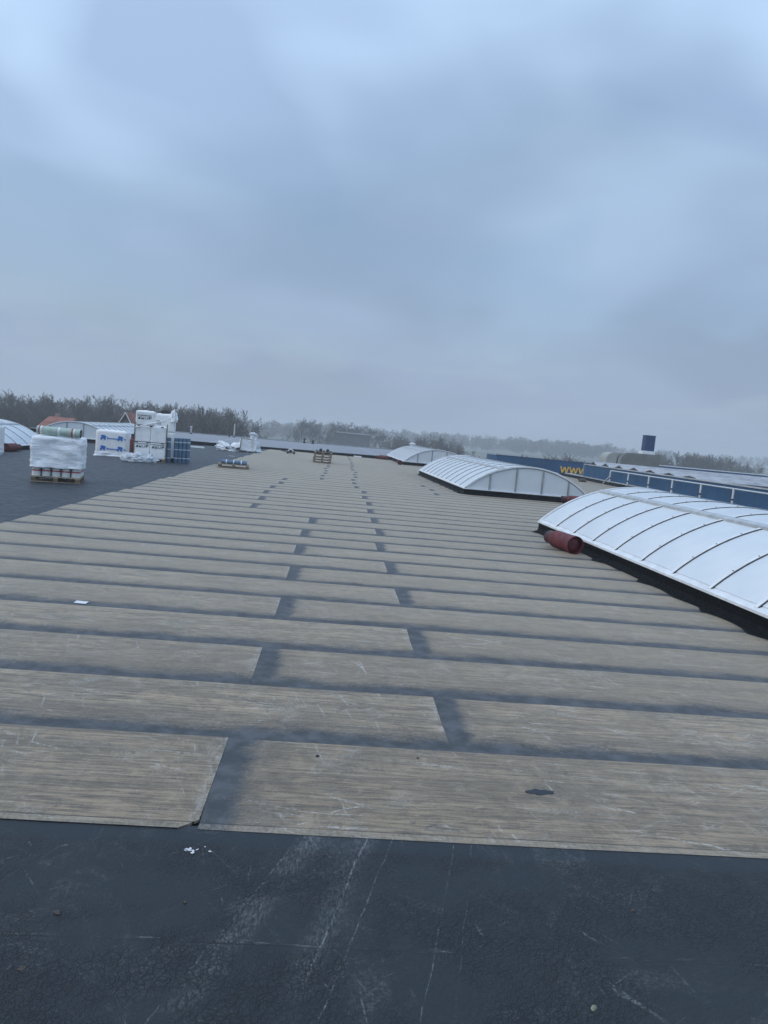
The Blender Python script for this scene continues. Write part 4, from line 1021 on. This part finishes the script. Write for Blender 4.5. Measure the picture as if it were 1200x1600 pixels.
# ------------------------------------------------------------------ trees
def tree_meshes(seed, twigmat, spread=1.0, up=0.55, twigs=1.0, broad=0.0):
    """bare tree of unit height: tapered trunk and limbs (trunk mesh), boughs and twig sprays (crown mesh)"""
    rr = random.Random(seed); T = MB(); Cn = MB()
    H = 12.0
    def ribbon(p, q, r0, r1):
        d = (q-p); n_ = d.cross(Vector((rr.uniform(-1, 1), rr.uniform(-1, 1), rr.uniform(-1, 1))))
        if n_.length < 1e-6: return
        n_.normalize(); i = len(Cn.v)
        Cn.v += [tuple(p-n_*r0), tuple(p+n_*r0), tuple(q+n_*r1), tuple(q-n_*r1)]; Cn.f.append((i, i+1, i+2, i+3))
    def rdir(d, ang):
        ax_ = d.cross(Vector((rr.gauss(0, 1), rr.gauss(0, 1), rr.gauss(0, 1)))).normalized()
        return (Matrix.Rotation(ang, 3, ax_) @ d).normalized()
    def grow(p, d, L, r, depth):
        n_ = 3 if depth < 3 else 2
        pts = [p]; rad = [r]
        for k in range(n_):
            d = (d + Vector((rr.gauss(0, .13), rr.gauss(0, .13), rr.gauss(0.05, .08)))).normalized()
            p = p+d*L/n_; pts.append(p); rad.append(r*(1-0.55*(k+1)/n_))
        for k in range(n_):
            if depth <= 1: T.tube(pts[k], pts[k+1], rad[k], rad[k+1], 6, False)
            elif depth == 2: Cn.tube(pts[k], pts[k+1], rad[k], rad[k+1], 3, False)
            else: ribbon(pts[k], pts[k+1], max(rad[k], .030), max(rad[k+1], .020))
        if depth == 4: return
        nch = {0: int(8+4*spread), 1: 6, 2: 6, 3: int(7*twigs)}[depth]
        for c in range(nch):
            t_ = rr.uniform(0.30, 1.0) if depth else rr.uniform(0.28, 1.0)
            k = min(n_-1, int(t_*n_)); fr_ = t_*n_-k
            q = pts[k].lerp(pts[k+1], fr_)
            ang = rr.uniform(0.35, 0.95)*(1.15 if depth == 0 else 1.0)*spread
            nd = rdir(d, ang); nd = (nd+Vector((0, 0, up*0.35))).normalized()
            Lc = L*{0: rr.uniform(.36, .58), 1: rr.uniform(.45, .7), 2: rr.uniform(.38, .56), 3: rr.uniform(.32, .55)}[depth]
            if depth == 0: Lc *= (1.15-0.5*t_+broad)
            grow(q, nd, Lc, max(rad[k]*(0.5 if depth == 0 else 0.55), 0.018), depth+1)
    grow(Vector((0, 0, 0)), Vector((rr.gauss(0, .03), rr.gauss(0, .03), 1)).normalized(), H*0.80, H*0.018, 0)
    zmax = max(v[2] for v in Cn.v)
    for mb in (T, Cn): mb.v = [(a_/zmax, b_/zmax, c_/zmax) for a_, b_, c_ in mb.v]
    return T.mesh('trunk', 'bark'), Cn.mesh('crown', twigmat)
PROTO = [tree_meshes(1, 'twig', 1.0), tree_meshes(2, 'twig', 0.85, 0.7), tree_meshes(3, 'twig_grey', 1.15, 0.45), tree_meshes(4, 'twig_grey', 0.75, 0.8), tree_meshes(5, 'twig', 1.25, 0.4, 1.0, 0.1)]
BUSH = [tree_meshes(11, 'bush', 1.3, 0.5, 1.0, 0.5), tree_meshes(12, 'bush', 1.4, 0.6, 1.0, 0.6)]
F_, PX, PY = 1130.0, 600.0, 800.0
Rm = Matrix(((cr[0], cr[1], cr[2]), (cu[0], cu[1], cu[2]), (cb[0], cb[1], cb[2])))
def tree(x, y, ztop_, label, group, proto=None, wide=1.0, name='tree', cat='tree', protos=PROTO):
    i = rnd.randrange(len(protos)) if proto is None else proto
    g = gz(x); h = ztop_-g
    t = thing(name, label, cat, (x, y, g-0.05), (0, 0, rnd.uniform(0, 6.28)), group)
    wd = h*wide*rnd.uniform(0.9, 1.15)
    t.scale = (wd, wd, h)
    link('trunk', protos[i][0], t); link('crown', protos[i][1], t)
    return t
# wood behind the left rooflights
lab = 'bare tree in the dark wood behind the left rooflights'
x = -78.0
def ltop(x):   # height of the skyline of the left wood (m above roof level)
    return 3.1 + 0.020*(x+60) + 0.4*math.sin(x*0.37)
while x < -18:
    for yy in (122, 131, 142):
        tree(x+rnd.uniform(-1.4, 1.4), yy+rnd.uniform(-5, 5), ltop(x)+rnd.uniform(-1.3, 0.6)+(yy-124)*0.012, lab, 'trees of the left wood', wide=0.95)
    x += 2.3
for (x_, y_, zt_) in [(-58.5, 121, 4.3), (-39.0, 122, 4.6), (-44, 119, 3.6), (-30, 118, 3.9), (-26.0, 117, 3.9), (-20.5, 112, 4.0), (-17.6, 111, 3.9), (-23.5, 115, 3.6)]:
    tree(x_, y_, zt_, lab, 'trees of the left wood', wide=0.9)
tree(-17.3, 104, 3.6, 'broad bare tree ending the left wood beside the pale roof', 'trees of the left wood', 4, 1.05)
for (x_, y_, zt_) in [(-14.2, 118, 1.2), (-12.0, 112, 0.6), (-10.9, 125, 0.9)]:
    tree(x_, y_, zt_, 'low dark shrub beyond the pale roof near the waste bag', 'shrubs beyond the pale roof', None, 1.3, 'shrub', 'shrub', BUSH)
# middle distance trees, in pixel order along the far edge
for (x_, y_, zt_, w_) in [(-9.6, 215, 3.9, 1.1), (-7.8, 220, 3.7, 1.0), (-5.3, 222, 3.0, .8), (-2.6, 225, 3.6, .9), (-1.0, 228, 3.5, .9), (1.0, 228, 3.8, .9), (3.2, 230, 3.9, 1.0), (5.4, 230, 3.4, .9), (7.3, 232, 3.8, 1.0), (9.6, 235, 3.4, .9), (12.2, 232, 2.6, .9), (13.9, 230, 2.0, .9)]:
    tree(x_*1.09, y_*1.09, zt_+1.3, 'bare tree in the thin row round the grey shed', 'row of trees by the shed', None, w_)
for (x_, y_, zt_, w_) in [(15.2, 190, 1.9, .9), (16.6, 195, 2.6, 1), (18.2, 190, 2.7, 1), (19.8, 185, 2.4, 1), (21.3, 190, 2.6, 1), (22.8, 185, 2.9, 1), (24.8, 180, 3.5, 1.1), (27.3, 182, 3.1, 1.1), (28.8, 178, 2.4, 1.1), (31.0, 180, 1.5, 1.0), (26.0, 172, 2.6, 1.0), (17.4, 182, 1.7, 1.0), (20.6, 178, 1.8, 1.0)]:
    tree(x_, y_, zt_, 'bare tree in the clump behind the far rooflight', 'clump behind the far rooflight', None, w_*0.95)
for (x_, y_, zt_) in [(-3.6, 120, -0.05), (-4.8, 122, -0.5), (3.0, 118, -0.45), (5.3, 120, -0.4), (7.7, 118, 0.2), (8.9, 121, -0.2), (10.2, 123, 0.1)]:
    tree(x_, y_, zt_, 'bushy bare treetop just over the edge of the pale roof', 'treetops at the roof edge', None, 1.0, 'tree', 'tree', BUSH if x_ > 2 else PROTO)
# treetops over the sign wall and right-hand group
for (x_, y_, zt_) in [(17.8, 96, 1.0), (27.6, 95, 1.5), (25.6, 96, 1.2), (29.4, 96, 1.7), (31.5, 95, 1.9), (33.4, 97, 1.6), (35.2, 96, 1.2), (23.4, 98, 0.9), (38.3, 97, 2.0)]:
    tree(x_, y_, zt_, 'bare treetop showing over the blue sign wall', 'treetops over the sign wall', None, 0.75, 'tree', 'tree', PROTO)
for i in range(24):
    px_ = i/23; x_ = 80+px_*29+rnd.uniform(-1, 1)
    top = 3.5+1.4*math.sin(px_*2.9)+rnd.uniform(-.6, .4) - (2.0 if i == 23 else 0)
    tree(x_, 185+rnd.uniform(-8, 8), top, 'bare tree in the dense grove beyond the corrugated roof', 'grove beyond the corrugated roof', None, 1.0)
for (x_, y_, zt_) in [(88.0, 168, -0.6), (90.5, 170, 0.2), (93.0, 168, -0.3)]:
    tree(x_, y_, zt_, 'dark shrub before the grove beyond the corrugated roof', 'shrubs before the grove', None, 1.3, 'shrub', 'shrub', BUSH)

# distant hazy woods: one mass
def wood_band(name, label, pts, n, h, seed, depth=60):
    rr = random.Random(seed); mb = MB()
    src = []
    for pr in (PROTO[0][1], PROTO[2][1]):
        vs = [v.co.copy() for v in pr.vertices]; fs = [tuple(p_.vertices) for p_ in pr.polygons]
        src.append((vs, fs))
    for k in range(n):
        t_ = rr.random()*(len(pts)-1); j = int(t_); f_ = t_-j
        x_ = pts[j][0]*(1-f_)+pts[j+1][0]*f_; y_ = pts[j][1]*(1-f_)+pts[j+1][1]*f_+rr.uniform(0, depth)
        hh = h*rr.uniform(.7, 1.1); w_ = hh*rr.uniform(.9, 1.5); a_ = rr.uniform(0, 6.28); ca, sa = math.cos(a_), math.sin(a_)
        vs, fs = src[k % 2]; step = 14
        for q in fs[k % step::step]:
            i = len(mb.v)
            c_ = sum((vs[u_] for u_ in q), Vector())/len(q)
            for u_ in q:
                p_ = c_ + (vs[u_]-c_)*3.2
                mb.v.append((x_+(p_.x*ca-p_.y*sa)*w_, y_+(p_.x*sa+p_.y*ca)*w_, gz(x_)+p_.z*hh))
            mb.f.append(tuple(range(i, i+len(q))))
    o_ = link(name, mb.mesh(name, 'twig_grey')); o_['kind'] = 'stuff'; tag(o_, label, 'wood')
wood_band('distant_wood', 'faint hazy wood on the horizon beyond the pale roof', [(-120, 420), (-30, 430), (0, 520)], 130, 14, 1)
wood_band('distant_wood', 'faint hazy treeline on the horizon beyond the sign wall', [(20, 560), (120, 520), (190, 480)], 200, 14, 2)
wood_band('distant_wood', 'very faint hazy treeline beyond the open fields at the right', [(190, 640), (420, 640), (640, 560)], 200, 13, 3)

# ------------------------------------------------------------------ buildings beyond
def house(loc, rot, w_, d_, eave, ridge, label, wallm, verge=False):
    t = thing('house', label, 'house', loc, (0, 0, rot))
    link('wall', MB().prism([(-w_/2, 0), (w_/2, 0), (w_/2, eave), (0, ridge-0.12), (-w_/2, eave)], 0, d_).mesh('wall', wallm), t)
    for s_ in (-1, 1):
        a_ = (s_*(w_/2+0.35), eave-0.35*(ridge-eave)/(w_/2)); sl_ = MB().prism([a_, (0.0, ridge), (0.0, ridge+0.2), (a_[0], a_[1]+0.2)], -0.4, d_+0.4)
        r_ = link('roof', sl_.mesh('roof', 'tile_orange'), t)
        if verge: link('verge', MB().prism([(a_[0], a_[1]-0.02), (0.0, ridge+0.06), (0.0, ridge+0.22), (a_[0], a_[1]+0.16)], -0.47, -0.402).mesh('verge', 'render_white'), r_)
    link('chimney', MB().box(0.2, d_*0.7, ridge-0.6, 0.8, d_*0.7+0.6, ridge+0.7).mesh('chimney', 'brick'), t)
    for x_ in (-w_/4, w_/4): 
        wn = link('window', MB().box(x_-0.5, -0.04, 1.2, x_+0.5, -0.003, 2.5).mesh('window', 'window'), t)
        link('frame', MB().box(x_-0.58, -0.03, 1.1, x_+0.58, -0.001, 1.19).mesh('frame', 'render_white'), wn)
    return t
hx = -26.3; house((hx, 93, gz(hx)), R(-18), 5.2, 5, 6.2, 10.05, 'house with grey gable, white verges and orange tiled roof', 'gable', True)
hx = -36.7; house((hx, 104, gz(hx)), R(86), 6.0, 3.0, 7.5, 8.75, 'house with orange tiled roof behind the left rooflight', 'brick')
for (x_, y_, zt_) in [(-40.0, 97, -0.5), (-42.0, 98, -0.1), (-44.0, 97, 0.4), (-41.0, 96, -0.9), (-45.5, 98, 0.0)]:
    tree(x_, y_, zt_, 'dark shrub before the orange tiled house', 'shrubs before the tiled house', None, 0.9, 'shrub', 'shrub', BUSH)
sx = 4.6
gs = thing('grey_shed', 'plain grey farm shed among the bare trees', 'shed', (sx, 212, gz(sx)), (0, 0, 0))
link('wall', MB().box(-4.9, 0, 0, 4.9, 12, 8.9).mesh('wall', 'shed_grey'), gs)
link('roof', MB().prism([(-0.3, 8.91), (6, 9.2), (12.3, 8.91), (12.3, 9.1), (6, 9.4), (-0.3, 9.1)], -5.1, 5.1, 'x').mesh('roof', 'shed_grey'), gs)
link('door', MB().box(-2, -0.08, 0, 2, -0.01, 4.2).mesh('door', 'facade'), gs)
for i, (x_, y_, w_) in enumerate([(150, 300, 7), (176, 320, 9), (196, 300, 6), (236, 330, 12), (30, 330, 9), (52, 350, 7)]):
    t = thing('farmhouse', 'pale hazy farm building out in the fields', 'farmhouse', (x_, y_, gz(x_)), (0, 0, rnd.uniform(-.4, .4)), 'farm buildings in the fields')
    link('wall', MB().box(-w_/2, 0, 0, w_/2, 7, 3.0).mesh('wall', 'render_white'), t)
    link('roof', MB().prism([(-0.3, 2.9), (3.5, 5.2), (7.3, 2.9)], -w_/2-0.3, w_/2+0.3, 'x').mesh('roof', 'shed_grey'), t)
tw = thing('far_towers', 'faint tower block rising from the hazy treeline', 'tower', (96, 700, gz(96)), (0, 0, 0.2))
link('tower', MB().box(-2, 0, 0, 1.2, 6, 14.5).mesh('tower', 'shed_grey'), tw); link('annex', MB().box(3.4, 0, 0, 6, 6, 13).mesh('annex', 'shed_grey'), tw)

# ------------------------------------------------------------------ haze
hz_me = MB().box(-5900, -1400, -9.3, 5900, 5900, 17.0)
hm = bpy.data.materials.new('haze'); hm.use_nodes = True; ht = hm.node_tree; ht.nodes.clear()
ho = ht.nodes.new('ShaderNodeOutputMaterial'); hv = ht.nodes.new('ShaderNodeVolumePrincipled')
hv.inputs['Color'].default_value = (0.93, 0.95, 0.98, 1); hv.inputs['Density'].default_value = 0.0014; hv.inputs['Anisotropy'].default_value = 0.2
ht.links.new(hv.outputs[0], ho.inputs['Volume'])
hob = link('haze', hz_me.mesh('haze', hm)); hob['kind'] = 'stuff'; hob.rotation_euler = (0, -math.atan(TILT), 0)
tag(hob, 'pale mist over the fields and roofs', 'haze')
